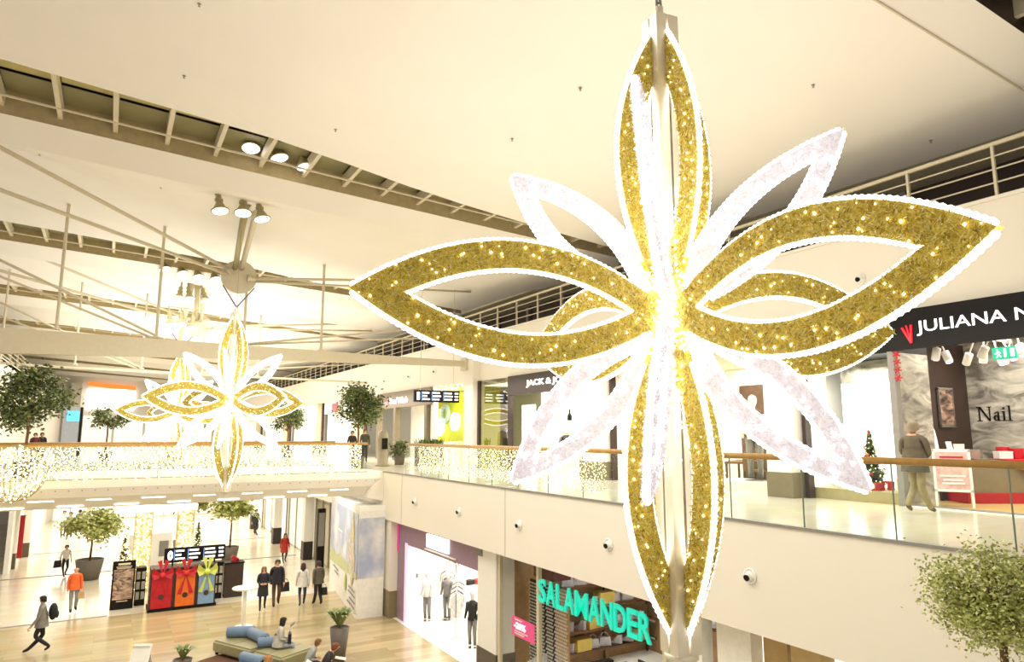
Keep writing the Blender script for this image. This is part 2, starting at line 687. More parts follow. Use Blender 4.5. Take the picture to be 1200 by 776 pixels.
# ================================================================ BALUSTRADES
def balustrade(label, p0, p1, joints, z0=5.5, rail_z=6.62, cat='balustrade'):
    """glass panes between joints (distances along p0-p1) under an oak handrail"""
    d = Vector((p1[0] - p0[0], p1[1] - p0[1], 0))
    L = d.length
    rz = math.atan2(d.y, d.x)
    root = thing('glass_balustrade', label, cat, (p0[0], p0[1], z0), rz)
    h = rail_z - z0
    for a, b in zip(joints, joints[1:]):
        m = MB()
        m.box(a + .006, b - .006, -.008, .008, .01, h - .02)
        me = m.mesh('glass_pane', [M_glass, M_glassedge])
        for i, p in enumerate(me.polygons):
            if i in (3, 5):
                p.material_index = 1
        obj('glass_pane', me, root)
    for a in joints[1:-1]:
        m = MB()
        m.box(a - .007, a + .007, -.010, .010, .01, h - .02)
        m.build('joint', M_glassedge, root)
    m = MB()
    m.tube([(0, 0, h), (L, 0, h)], [.052, .052], 10)
    for i, v in enumerate(m.v):
        m.v[i] = (v[0], v[1] * 0.8, v[2])
    m.build('handrail', M_rail, root, True)
    m = MB()
    m.box(0, L, -.03, .03, 0, .025)
    m.build('base_channel', M_grey, root)
    return root


j = [0.0] + [1.4 + 1.5 * i for i in range(12)] + [18.7, 20.2, 21.7]
balustrade('long glass balustrade with oak handrail on the right walkway edge', (9.72, 3.0), (9.72, 24.7), j)
balustrade('glass balustrade with handrail along the bridge behind the curtain of lights', (-12, 27.12), (9.0, 27.12), [1.5 * i for i in range(15)])
balustrade('far glass balustrade on the other side of the bridge', (-12, 33.9), (9.6, 33.9), [1.8 * i for i in range(13)])


def light_curtain(label, p0, p1, z0, z1, n, wires, r=.021, dy=0.05, gap=None):
    d = Vector((p1[0] - p0[0], p1[1] - p0[1], 0))
    L = d.length
    root = thing('light_curtain', label, 'fairy lights', (p0[0], p0[1], z0), math.atan2(d.y, d.x))
    b = MB()
    wr = MB()
    per = n // wires
    for i in range(wires):
        x = (i + .5) * L / wires + rnd.uniform(-.02, .02)
        ln = (z1 - z0) * rnd.uniform(.82, 1.0)
        wr.box(x - .002, x + .002, -.002, .002, z1 - z0 - ln, z1 - z0)
        for k in range(per):
            b.octa((x + rnd.uniform(-.05, .05), rnd.uniform(-dy, dy), z1 - z0 - ln * (k + rnd.random()) / per), r * rnd.uniform(.7, 1.25))
    b.build('bulbs', M_bulb, root)['kind'] = 'stuff'
    wr.build('wires', M_olive, root)['kind'] = 'stuff'
    return root


light_curtain('dense curtain of warm fairy lights hung along the whole bridge front', (-3.6, 26.98), (8.7, 26.98), 5.42, 6.58, 3600, 150, r=.021)
light_curtain('shorter curtain of fairy lights on the right walkway railing', (9.62, 23.2), (9.62, 12.4), 5.62, 6.56, 2900, 150, r=.012)

# lit wire ball at the left end of the bridge
t = thing('light_ball', 'big round ball of yellow fairy lights at the left end of the bridge', 'fairy lights', (-2.46, 25.9, 5.04))
b = MB()
wr = MB()
for i in range(430):
    a, c = rnd.uniform(0, 2 * PI), rnd.uniform(-1, 1)
    rr = .88 * rnd.uniform(.72, 1.0)
    s_ = math.sqrt(1 - c * c)
    b.octa((rr * s_ * math.cos(a), rr * s_ * math.sin(a), .78 + rr * c), rnd.uniform(.018, .034))
for i in range(9):
    a = PI * i / 9
    wr.tube([(.84 * math.cos(a) * math.cos(q), .84 * math.sin(a) * math.cos(q), .78 + .84 * math.sin(q)) for q in [2 * PI * k / 20 for k in range(20)]], .012, 5, closed=True)
wr.tube([(0, 0, 1.5), (0, .35, 1.62), (0, 1.18, 1.6)], .02, 6)
b.build('bulbs', M_bulb, t)['kind'] = 'stuff'
wr.build('wire_frame', M_olive, t)

# ---------------------------------------------------------------- gallery railing
root = thing('gallery_railing', 'long cream steel railing of the dark gallery under the ceiling', 'railing', (14.5, 0, 11.57))
pm = MB()
pm.box(-.03, .03, -.025, .025, 0, 1.05)
pme = pm.mesh('post', M_steel)
y = 1.25
ys = []
while y < 110:
    ys.append(y)
    obj('post', pme, root, (0, y, 0))
    y += 1.665
for z, r in ((1.05, .045), (.80, .016), (.54, .016), (.27, .016)):
    m = MB()
    m.tube([(0, -3, z), (0, 111, z)], r, 6)
    m.build('rail', M_steel, root)
# left gallery railing, far away
root = thing('gallery_railing', 'short grey railing of the far left gallery', 'railing', (-6.2, 0, 11.57))
for yy in range(48, 112, 4):
    m = MB()
    m.box(-.05, .05, yy - .05, yy + .05, 0, 1.2)
    m.build('post', M_steel, root)
for z in (1.2, .9, .6, .3):
    m = MB()
    m.tube([(0, 47, z), (0, 111, z)], .04, 5)
    m.build('rail', M_steel, root)
# pale curtain-like glazed facade above the left gallery
t = thing('striped_screen', 'tall grey-green striped screen high on the far left wall', 'screen', (-9.1, 47, 11.6))
mm = [mat('stripe_%d' % i, c, 0.5, vary=.05) for i, c in enumerate(('8E9078', '7C7F66', 'A3A592'))]
for i in range(44):
    m = MB()
    m.box(0, .12 + .05 * (i % 2), i * 1.45, i * 1.45 + 1.3, 0, 3.3)
    m.build('slat', mm[rnd.randrange(3)], t)

# ================================================================ TRUSS
def rod(root, name, a, b, r, m=M_steel, n=8):
    q = MB()
    q.tube([a, b], r, n)
    return q.build(name, m, root, True)


def truss(y, label, first=True):
    t = thing('roof_truss', label, 'truss', (0, y, 0))
    N = (3.98, 0, 13.25)
    m = MB()
    # the heavy bottom chord, tapering to the wall
    pts = [(-8.0, 9.55, 10.75), (-3.5, 9.72, 10.6), (4, 9.95, 10.5), (14.2, 10.14, 10.38)]
    w_ = .16 if first else .05
    for (x0, a0, b0), (x1, a1, b1) in zip(pts, pts[1:]):
        if not first:
            a0, a1 = b0 - .12, b1 - .12
        m.add([(x0, -w_, a0), (x1, -w_, a1), (x1, -w_, b1), (x0, -w_, b0), (x0, w_, a0), (x1, w_, a1), (x1, w_, b1), (x0, w_, b0)],
              [(0, 1, 2, 3), (5, 4, 7, 6), (3, 2, 6, 7), (0, 4, 5, 1)])
    m.build('bottom_chord', M_steel, t)
    if first:
        m = MB()
        m.box(14.05, 14.2, -.3, .3, 9.95, 10.55)
        m.build('end_plate', M_steel, t)
    for x, z0, z1 in ((-1.95, 10.66, 15.3), (1.2, 10.58, 15.1), (4.3, 10.5, 13.1), (7.38, 10.45, 14.2), (-5.2, 10.68, 15.6)):
        m = MB()
        m.tube([(x, 0, z0), (x, 0, z1)], .055, 8)
        m.lathe([(.13, 0), (.13, .06), (.06, .09)], (x, 0, z0), 10)
        m.lathe([(.07, -.08), (.075, 0)], (x, 0, z1), 10)
        m.build('hanger', M_steel, t)
    # node disc and lugs
    m = MB()
    m.tube([(3.98, -.09, 13.25), (3.98, .09, 13.25)], .68, 28)
    m.build('node_plate', M_steel, t)
    m = MB()
    for dx, dz in ((-.62, .28), (.62, -.06), (.05, .62)):
        m.tube([(3.98 + dx * .5, -.16, 13.25 + dz * .5), (3.98 + dx, -.16, 13.25 + dz)], [.13, .07], 10)
    m.build('lug', M_steel, t)
    # tie rods
    for a, b, r in (((3.55, -.15, 13.5), (-5.6, -7.2, 15.6), .07), ((3.5, -.15, 13.3), (-6.6, -6.2, 14.6), .07),
                    ((4.45, -.15, 13.22), (14.4, 0, 15.25 - 1.0), .06), ((4.45, -.05, 13.12), (14.4, 0, 14.75 - 1.0), .05),
                    ((1.2, -.08, 10.66), (-8.0, 0, 14.9), .05), ((1.0, .08, 10.62), (-8.0, 0, 14.0), .045),
                    ((4.4, -.08, 10.56), (14.4, 0, 12.2), .045), ((4.4, .08, 10.56), (14.4, 0, 11.6), .045)):
        rod(t, 'tie_rod', a, b, r)
    # V struts up to the skylight slot
    s1 = (3.45, 20.2 - 28.74, 15.0)
    rod(t, 'strut', (4.05, -.12, 13.6), s1, .105, n=10)
    m = MB()
    m.tube([(3.8, -.1, 13.6), (3.22, -6.0, 14.25)], [.10, .12], 10)
    m.build('strut', M_olive, t, True)
    m = MB()
    m.prism([(-.08, 0), (.08, 0), (.30, .34), (-.30, .34)], -.09, .09, 'xz')
    for i, v in enumerate(m.v):
        m.v[i] = (v[0] + 3.22, v[1] - 6.05, v[2] + 14.2)
    m.build('bracket', M_olive, t)
    rod(t, 'rod', (3.25, -6.1, 14.5), (3.35, -8.4, 14.95), .03)
    return t


tr = truss(28.74, 'big cream roof truss with round node plate above the bridge')
truss(43.2, 'second thinner roof truss further down the hall', False)

# ---------------------------------------------------------------- spotlights
def make_spot(label):
    t = thing('spotlight', label, 'spotlight')
    m = MB()
    m.lathe([(.07, .62), (.085, .58), (.085, .30), (.11, .24), (.20, .06), (.27, 0), (.27, -.03), (.24, -.03)], (0, 0, 0), 18)
    m.build('housing', M_olive, t, True)
    m = MB()
    m.lathe([(.235, -.035), (.20, -.05), (.02, -.06)], (0, 0, 0), 18)
    m.build('lens', M_lamp, t)
    m = MB()
    m.box(-.10, .10, -.03, .03, .52, .58)
    m.box(-.03, .03, -.03, .03, .55, .92)
    m.box(-.11, .11, -.05, .05, .30, .40)
    m.build('bracket', M_olive, t)
    return t


sp = make_spot('x')
first = True
G = {'a': 'spotlights at the top of the near strut', 'b': 'spotlights beside the olive strut bracket', 'c': 'far spotlights left of the node plate', 'd': 'farthest spotlights behind the truss'}
W = {'a': ['left', 'middle', 'right'], 'b': ['left', 'middle', 'right'], 'c': ['first from left', 'second from left', 'third from left', 'fourth from left', 'right end'],
     'd': ['upper left', 'upper middle', 'upper right', 'lower left', 'lower middle', 'lower right']}
D_ = {'a': 'olive bell spotlight high up by the skylight slot, %s of three', 'b': 'olive bell spotlight beside the strut bracket, %s of three',
      'c': 'lit spotlight in the row above the truss chord, %s', 'd': 'small distant spotlight behind the truss chord, %s'}
spots = {'a': [(2.81, 19.5, 15.32 - .32), (3.59, 19.5, 15.20 - .32), (4.32, 19.5, 15.08 - .32)],
         'b': [(2.39, 22.0, 13.82), (3.05, 22.0, 13.86), (3.62, 22.0, 13.76)],
         'c': [(1.54, 34, 14.42), (2.25, 34, 14.31), (2.93, 34, 14.22), (3.66, 34, 14.2)],
         'd': [(2.35, 36, 13.5), (2.8, 36, 13.52), (3.52, 36, 13.5), (2.07, 36, 12.2), (2.51, 36, 12.25), (3.0, 36, 12.1)]}
for g, ls in spots.items():
    for i, p in enumerate(ls):
        lb = D_[g] % W[g][i]
        if first:
            sp.location = p
            sp.rotation_euler = (R(-14), R(6), R(20))
            sp['label'] = lb
            sp['group'] = G[g]
            first = False
        else:
            o = dup(sp, p, 0, lb, G[g])
            o.rotation_euler = (R(-14 if g in 'abd' else -20), R(rnd.uniform(-12, 14)), R(20))
# hanging rails carrying them
for nm, a, b, lb in (('light_bar', (2.5, 19.5, 15.98), (4.7, 19.5, 15.72), 'bar carrying the three spotlights by the skylight'),
                     ('light_bar', (2.2, 22.0, 14.78), (3.9, 22.0, 14.64), 'bar carrying the three spotlights by the bracket'),
                     ('light_bar', (1.3, 34, 15.28), (4.0, 34, 15.1), 'far bar carrying four lit spotlights'),
                     ('light_bar', (1.9, 36, 14.38), (3.7, 36, 14.38), 'farther bar carrying three small spotlights'),
                     ('light_bar', (1.9, 36, 13.05), (3.3, 36, 13.0), 'lower far bar carrying three small spotlights')):
    q = MB()
    q.tube([a, b], .025, 6)
    if a[1] in (34, 36):
        q.tube([b, (b[0], b[1], 14.7)], .025, 6)
    tag(q.build(nm, M_olive), lb, 'light bar')
# slanted far strut carrying the far lights
q = MB()
q.tube([(2.9, 36.2, 14.5), (2.5, 36.2, 11.3)], [.14, .09], 10)
tag(q.build('far_strut', M_steel, None, True), 'slanted cream strut with small spotlights behind the truss chord', 'strut')

# sprinklers in the ceiling
m = MB()
m.lathe([(.035, 0), (.035, -.012), (.009, -.015), (.009, -.05), (.024, -.055), (.024, -.06)], (0, 0, 0), 8)
sme = m.mesh('sprinkler_head', M_grey)
for i, (x, y) in enumerate([(0.83, 13.14), (0.8, 15.71), (4.25, 16.03), (7.92, 13.63), (7.87, 10.73), (11.5, 7.93), (15.6, 7.92), (15.81, 10.92), (10.77, 32.6), (-2.44, 23.54), (0.79, 23.82)]):
    s0, s1 = (5.0, 20.0) if y < 20 else (20.0, 34.0)
    cr = .75 if y < 20 else .95
    ye = s1 - lerp_tab(GAP, x)
    tt = max(0, min(1, (y - s0 - cr) / (ye - s0 - cr)))
    k = .59 - .08 * x
    z = low(x) - (.16 if y < 20 else .42) * (1 - tt) + (max(0, k) + (0 if y < 20 else .18)) * math.sin(PI * tt)
    o = obj('sprinkler_head', sme, None, (x, y, z))
    tag(o, 'tiny sprinkler head in the cream ceiling, ' + ['near the top left corner', 'above the left end of the long slot', 'above the three spotlights', 'left of the big star top', 'right of the big star top', 'above the upper right white petal', 'nearest the gallery railing on the right', 'beside the upper right white petal', 'beyond the long slot above the truss rods', 'below the left end of the long slot', 'below the long slot, second from left'][i], 'sprinkler', 'sprinkler heads in the ceiling')

# ---------------------------------------------------------------- recessed eyeball downlights in the fascias
def make_eye():
    t = thing('eyeball_light', 'x', 'light')
    m = MB()
    m.lathe([(.135, 0), (.135, .02), (.115, .03), (.10, .015), (.09, -.01)], (0, 0, 0), 20)
    m.build('ring', M_white, t, True)
    m = MB()
    m.ball((0, 0, -.01), .098, 14, 10)
    m.build('ball', M_white, t, True)
    m = MB()
    m.tube([(-.02, 0, .085), (-.028, 0, .115)], [.05, .055], 14)
    m.build('lens', M_dark, t)
    return t


eye = make_eye()
first = True
names_l = ['nearest, under the hanging tree', 'second along the slab front', 'third along the slab front', 'fourth along the slab front', 'fifth along the slab front', 'sixth and farthest along the slab front']
for i, y in enumerate((4.53, 8.49, 12.37, 16.22, 19.89, 23.54)):
    eo = eye if first else dup(eye, (0, 0, 0))
    first = False
    eo.location = (9.655, y, 4.6)
    eo.rotation_euler = (0, R(-90), 0)
    tag(eo, 'round eyeball light in the lower cream slab front, ' + names_l[i], 'light', 'eyeball lights in the slab front')
for i, y in enumerate((9.16, 13.31, 17.3, 21.3, 25.3, 33.0, 36.6, 40.6, 44.6)):
    eo = dup(eye, (14.495, y, 10.5 if i < 5 else 10.27))
    eo.rotation_euler = (0, R(-90), 0)
    lab = ['in the gallery fascia inside the big right gold petal', 'in the gallery fascia just right of the star centre', 'in the gallery fascia behind the star centre', 'in the gallery fascia left of the star centre',
           'in the gallery fascia above the dark shop window', 'in the fascia above the green shop', 'in the fascia left of the green shop', 'in the fascia above the round tree', 'farthest in the gallery fascia'][i]
    tag(eo, 'round eyeball light ' + lab, 'light', 'eyeball lights in the gallery fascia')

# ================================================================ BIG LIGHT STARS
def lens_w(s, a, b, wmax):
    c, h = (a + b) / 2, (b - a) / 2
    return max(0.0, wmax * (1 - ((s - c) / h) ** 2))


def petal_meshes(L, wmax, i0, i1, wi, thick, mesh_m, tin_m, bulb_m, ntin, nb, rope_start, tinlen):
    base = MB()
    n = 44
    S = [L * i / n for i in range(n + 1)]
    for sg in (1, -1):
        lo_, hi_ = [], []
        for s in S:
            hi_.append((s, sg * lens_w(s, 0, L, wmax)))
            lo_.append((s, sg * lens_w(s, i0, i1, wi)) if i0 < s < i1 else (s, 0.0))
        for i in range(n):
            q = [lo_[i], lo_[i + 1], hi_[i + 1], hi_[i]]
            if sg < 0:
                q = q[::-1]
            base.add([(a, -thick, b) for a, b in q] + [(a, thick, b) for a, b in q], [(0, 1, 2, 3), (7, 6, 5, 4)])
    tin = MB()
    bl = MB()

    def pt():
        while True:
            s = rnd.uniform(.12, L * .995)
            wo = lens_w(s, 0, L, wmax)
            ww = lens_w(s, i0, i1, wi) if i0 < s < i1 else 0
            z = rnd.uniform(-wmax, wmax)
            if ww <= abs(z) <= wo:
                return s, z
    for i in range(ntin):
        s, z = pt()
        y = thick * (1 if i % 2 else -1) * rnd.uniform(.9, 1.6)
        d = Vector((rnd.uniform(-1, 1), rnd.uniform(-.7, .7), rnd.uniform(-1, 1))).normalized() * tinlen * rnd.uniform(.6, 1.3)
        e = d.cross(Vector((rnd.uniform(-1, 1), rnd.uniform(-1, 1), rnd.uniform(-1, 1)))).normalized() * tinlen * .16
        p = Vector((s, y, z))
        tin.add([p - d - e, p + d - e, p + d + e, p - d + e], [(0, 1, 2, 3)])
    for i in range(nb):
        s, z = pt()
        bl.octa((s, thick * (1.5 if i % 2 else -1.5), z), rnd.uniform(.008, .018))
    rope = MB()

    def beads(pts, r):
        # resample evenly so the bulbs of the rope read as a scalloped edge
        out, rr = [], []
        acc = 0
        step = .03
        prev = Vector(pts[0])
        out.append(prev.copy())
        for p in pts[1:]:
            p = Vector(p)
            while (p - prev).length >= step:
                prev = prev + (p - prev).normalized() * step
                out.append(prev.copy())
        rr = [r * (1.25 if k % 2 else .85) for k in range(len(out))]
        rope.tube(out, rr, 6)
    r = .026
    for sg in (1, -1):
        beads([(s, 0, sg * (lens_w(s, 0, L, wmax) + .012)) for s in [rope_start + (L - rope_start) * i / 60 for i in range(61)]], r)
        beads([(s, 0, sg * max(0.0, lens_w(s, i0, i1, wi) - .01)) for s in [i0 + (i1 - i0) * i / 50 for i in range(51)]], r * .9)
    return (base.mesh('petal', mesh_m), tin.mesh('tinsel', tin_m), bl.mesh('bulbs', bulb_m), rope.mesh('rope_light', M_rope, True))


gold = petal_meshes(3.40, .60, .46, 2.90, .325, .035, M_gold, M_tinsel, M_bulb, 15000, 130, .55, .021)
white = petal_meshes(2.555, .36, .50, 2.2, .185, .03, M_wmesh, M_wtin, M_bulbw, 6000, 120, .40, .020)


def star(label, loc, rz, group):
    t = thing('light_star', label, 'christmas decoration', loc, rz, group)

    def petal(name, ms, el, az):
        p = obj(name, ms[0], t, None, (0, -el, az))
        a = obj('tinsel', ms[1], p)
        a['kind'] = 'stuff'
        a = obj('bulbs', ms[2], p)
        a['kind'] = 'stuff'
        obj('rope_light', ms[3], p)
        return p
    for az in (0, -PI / 2):
        for k in range(4):
            petal('gold_petal', gold, k * PI / 2, az)
    for az in (R(-43.6), R(46.4)):
        for k in range(4):
            petal('white_petal', white, PI / 4 + k * PI / 2, az)
    # hub plates where the gold petals meet
    m = MB()
    for az in (0, -PI / 2):
        poly = []
        for k in range(24):
            a = 2 * PI * k / 24
            poly.append((.40 * (1 - .18 * abs(math.sin(2 * a))) * math.cos(a), .40 * (1 - .18 * abs(math.sin(2 * a))) * math.sin(a)))
        n0 = len(m.v)
        m.prism(poly, -.045, .045, 'xz')
        q = Matrix.Rotation(az, 3, 'Z')
        for i in range(n0, len(m.v)):
            m.v[i] = tuple(q @ Vector(m.v[i]))
    m.build('hub', M_gold, t)
    m = MB()
    for i in range(1700):
        a = rnd.uniform(0, 2 * PI)
        q = rnd.uniform(.15, .27)
        z = rnd.gauss(0, .62)
        if abs(z) < 1.7:
            m.octa((q * math.cos(a), q * math.sin(a), z), rnd.uniform(.012, .022))
    m.build('core_lights', M_bulbw, t)['kind'] = 'stuff'
    # the mast: four slim square profiles with a clear gap
    for dx, dy in ((.080, .080), (-.080, .080), (.080, -.080), (-.080, -.080)):
        m = MB()
        m.box(dx - .066, dx + .066, dy - .066, dy + .066, -3.42, 3.42)
        m.build('mast_profile', M_alu, t)
    m = MB()
    m.lathe([(.02, -3.56), (.09, -3.52), (.17, -3.47), (.17, -3.42)], (0, 0, 0), 16)
    m.build('end_cap', M_alu, t, True)
    m = MB()
    m.box(-.09, .09, -.09, .09, 3.42, 3.46)
    m.lathe([(.05, 3.48), (.05, 3.58)], (0, 0, 0), 10)
    m.build('top_cap', M_alu, t)
    # cable running up inside
    m = MB()
    m.tube([(.12, -.03, .5), (.24, -.05, 1.0), (.20, -.04, 1.6), (.10, -.02, 2.1), (.14, 0, 2.6), (.05, 0, 3.3)], .009, 5)
    m.build('cable', M_white, t)
    return t


M_alu = mat('mast_aluminium', 'E4DAC4', 0.35, metal=0.25, vary=0.04)
AZ = R(-7.0)
s1 = star('huge gold and white light star hanging in the foreground', (5.08, 5.384, 8.27), AZ, 'light stars hanging in the hall')
# chain to the ceiling
t = thing('hanging_chain', 'steel chain holding the huge foreground star', 'chain', (5.08, 5.384, 11.82))
for i in range(22):
    m = MB()
    pts = []
    for k in range(14):
        a = 2 * PI * k / 14
        pts.append((.035 * math.cos(a), 0, .065 * math.sin(a) + (.02 if math.sin(a) > 0 else -.02)))
    m.tube(pts, .014, 6, closed=True)
    m.build('link', M_chromedark if 'M_chromedark' in globals() else M_grey, t, True, (0, 0, .06 + i * .112), (0, 0, (i % 2) * PI / 2))
s2 = star('second smaller-looking light star hanging under the truss node before the bridge', (3.36, 24.4, 8.12), R(25.0), 'light stars hanging in the hall')
s2.scale = (.862, .862, .862)
m = MB()
m.tube([(3.36, 24.4, 11.24), (3.36, 24.4, 14.3)], .009, 5)
tag(m.build('suspension_wire', M_grey), 'thin wire carrying the second star from the ceiling', 'wire')
s3 = star('third light star half hidden behind the second one', (3.15, 43.2, 8.25), R(24), 'light stars hanging in the hall')
for (x, y, z0, z1), lb in (((3.36, 24.4, 11.14, 12.75), 'pair of dark straps tying the second star to the node plate'), ((3.15, 43.2, 11.8, 12.75), 'straps tying the third star to its truss')):
    t = thing('hanging_straps', lb, 'strap', (x, y, z0))
    for dx in (-.55, .62):
        m = MB()
        m.tube([(0, 0, .12), (dx + .58, 4.2, z1 - z0 + .08) if y < 30 else (dx, .2, z1 - z0)], .026, 6)
        m.build('strap', mat('strap_purple', '5B4450', 0.7), t)
    m = MB()
    m.tube([(.06 * math.cos(a), 0, .05 + .08 * math.sin(a)) for a in [2 * PI * k / 12 for k in range(12)]], .016, 6, closed=True)
    m.build('shackle', M_chrome, t)
# ================================================================ UPPER SHOPS (right side)
def swirl_mat(name, c1, c2, scale=1.2):
    m = bpy.data.materials.new(name)
    m.use_nodes = True
    nt = m.node_tree
    b = nt.nodes['Principled BSDF']
    b.inputs['Roughness'].default_value = 0.35
    tc = nt.nodes.new('ShaderNodeTexCoord')
    mp = nt.nodes.new('ShaderNodeMapping')
    mp.inputs['Rotation'].default_value = (R(35), R(20), R(10))
    mp.inputs['Scale'].default_value = (1, 1, 2.5)
    n = nt.nodes.new('ShaderNodeTexNoise')
    n.inputs['Scale'].default_value = scale
    n.inputs['Detail'].default_value = 8
    n.inputs['Distortion'].default_value = 1.5
    r = nt.nodes.new('ShaderNodeValToRGB')
    r.color_ramp.elements[0].position = 0.35
    r.color_ramp.elements[1].position = 0.68
    r.color_ramp.elements[0].color = hx(c1) + (1,)
    r.color_ramp.elements[1].color = hx(c2) + (1,)
    nt.links.new(tc.outputs['Object'], mp.inputs[0])
    nt.links.new(mp.outputs[0], n.inputs['Vector'])
    nt.links.new(n.outputs['Fac'], r.inputs['Fac'])
    nt.links.new(r.outputs['Color'], b.inputs['Base Color'])
    return m


M_swirl = swirl_mat('silver_brushed_plaster', '6F6B62', 'D8D3C4')
M_poster = swirl_mat('poster_print', '2A211D', 'C9A48C', 2.2)


def wallbox(x0, x1, y0, y1, z0, z1, m, name='wall_right'):
    f = MB()
    f.box(x0, x1, y0, y1, z0, z1)
    return struct(f.build(name, m))


# ---- nail studio
area('shop_light', (17, 5.5, 9.2), (0, 0, 0), 3, 6, 260)
t = thing('shop_sign', 'long black shop sign with white letters reading JULIANA NAIL and a red emblem', 'sign', (14.5, 8.55, 8.77))
m = MB()
m.box(-.14, -.02, -12, 0, 0, .84)
m.build('board', M_dark, t)
x = 0
text('lettering', 'JULIANA NAIL', M_letter, (-.15, -.63, .25), 2.72, .31, ROT_NEGX, t, .02)
m = MB()
for (a, b) in (((-.33, .46), (-.50, .12)), ((-.50, .12), (-.52, .50))):
    m.tube([(-.155, a[0], a[1]), (-.155, b[0], b[1])], .028, 6)
m.tube([(-.155, -.50, .12), (-.155, -.42, .50)], .02, 6)
m.build('emblem', mat('lit_red', 'E0182C', 0.4, emit=.5), t)
wallbox(15.9, 19.4, 9.4, 9.55, 5.51, 9.3, M_darkbrown)
wallbox(14.62, 15.9, 8.60, 8.66, 5.51, 8.77, M_swirl)
wallbox(19.1, 19.39, -6, 9.4, 5.51, 9.3, M_swirl)
m = MB()
m.box(14.45, 14.62, 8.52, 8.66, 5.51, 8.77)
struct(m.build('trim_9', M_grey))
t = thing('wall_lettering', 'large black serif word Nail on the silver brushed wall', 'lettering', (19.1, 9.22, 7.33))
def ll(name, polys):
    m = MB()
    for p in polys:
        m.prism([(-u, v) for u, v in p], -.02, 0, 'yz')
    m.build(name, M_dark, t)
def bar(u0, u1, v0, v1):
    return [(u0, v0), (u1, v0), (u1, v1), (u0, v1)]
ll('letter', [bar(.05, .075, 0, .36), bar(.0, .12, 0, .018), bar(.0, .09, .342, .36), [(.045, .36), (.095, .36), (.315, 0), (.275, 0)], bar(.285, .31, 0, .36), bar(.245, .35, .342, .36)])
oc = [(.44 + .058 * math.cos(q), .075 + .07 * math.sin(q)) for q in [2 * PI * k / 16 for k in range(16)]]
ic = [(.445 + .026 * math.cos(q), .075 + .045 * math.sin(q)) for q in [2 * PI * k / 16 for k in range(16)]]
ll('letter', [[oc[k], oc[(k + 1) % 16], ic[(k + 1) % 16], ic[k]] for k in range(16)] + [bar(.475, .51, .02, .21), bar(.475, .545, 0, .022), [(.39, .17), (.41, .17), (.43, .215), (.49, .235), (.51, .20), (.475, .205), (.44, .2)]])
ll('letter', [bar(.60, .637, 0, .235), bar(.565, .672, 0, .018), bar(.57, .637, .217, .235), bar(.597, .640, .285, .33)])
ll('letter', [bar(.725, .762, 0, .37), bar(.69, .797, 0, .018), bar(.69, .762, .352, .37)])
# tan shop floor and threshold
wallbox(14.5, 19.4, -6, 9.4, 5.512, 5.52, mat('honey_floor', 'D8B878', 0.3), 'floor')
wallbox(14.40, 14.52, -6, 8.5, 5.512, 5.53, M_white, 'trim_10')
wallbox(14.52, 14.75, -6, 8.5, 5.52, 5.545, M_grey, 'trim_11')
# poster frame on the dark wall
t = thing('framed_poster', 'narrow framed poster of a dark portrait on the dark shop wall', 'poster', (17.95, 9.37, 7.2))
m = MB()
m.box(-.30, .30, -.02, 0, 0, .92)
m.build('print', M_poster, t)
m = MB()
for a in ((-.33, -.29, 0, .92), (.29, .33, 0, .92), (-.33, .33, -.03, .02), (-.33, .33, .90, .95)):
    m.box(a[0], a[1], -.04, 0.01, a[2], a[3])
m.build('frame', M_chrome, t)
# ceiling tracks with spots
t = thing('lighting_track', 'white lighting track under the nail studio ceiling', 'track light', (16.2, 7.6, 9.05))
m = MB()
m.box(-1.3, 1.3, -.03, .03, 0, .05)
m.build('bar', M_white, t)
m = MB()
m.cbox((.2, -.5, 0.02), (2.6, .05, .05), (0, 0, R(28)))
m.build('bar', M_white, t)
for dx in (-1, .9):
    m = MB()
    m.tube([(dx, 0, .05), (dx, 0, .26)], .02, 6)
    m.build('suspension', M_white, t)
m = MB()
m.lathe([(.075, 0), (.08, .02), (.08, .25), (.04, .27)], (0, 0, 0), 12)
me_can = m.mesh('can', M_white, True)
m = MB()
m.lathe([(.068, -.004), (.01, -.006)], (0, 0, 0), 12)
me_len = m.mesh('lens', M_lamp)
m = MB()
m.box(-.012, .012, -.012, .012, .18, .92)
me_arm = m.mesh('arm', M_white)
for i, (x, y, z, a) in enumerate([(15.0, 7.95, 8.78, 20), (15.35, 7.85, 8.75, -25), (15.7, 7.7, 8.7, 30), (16.1, 7.55, 8.74, 10), (16.5, 7.35, 8.72, -20), (16.9, 7.5, 8.76, 25), (15.5, 7.3, 8.8, 35), (16.2, 7.0, 8.78, -30), (17.2, 6.9, 8.76, 15), (15.9, 6.7, 8.8, -15)]):
    s_ = thing('track_spot', 'small white can spotlight under the nail studio ceiling, %s from left' % ORD[i], 'spotlight', (x, y, z - .22), R(a), 'can spotlights in the nail studio')
    s_.rotation_euler = (R(a), R(-a * .7), 0)
    obj('can', me_can, s_)
    obj('lens', me_len, s_)
    obj('arm', me_arm, s_)
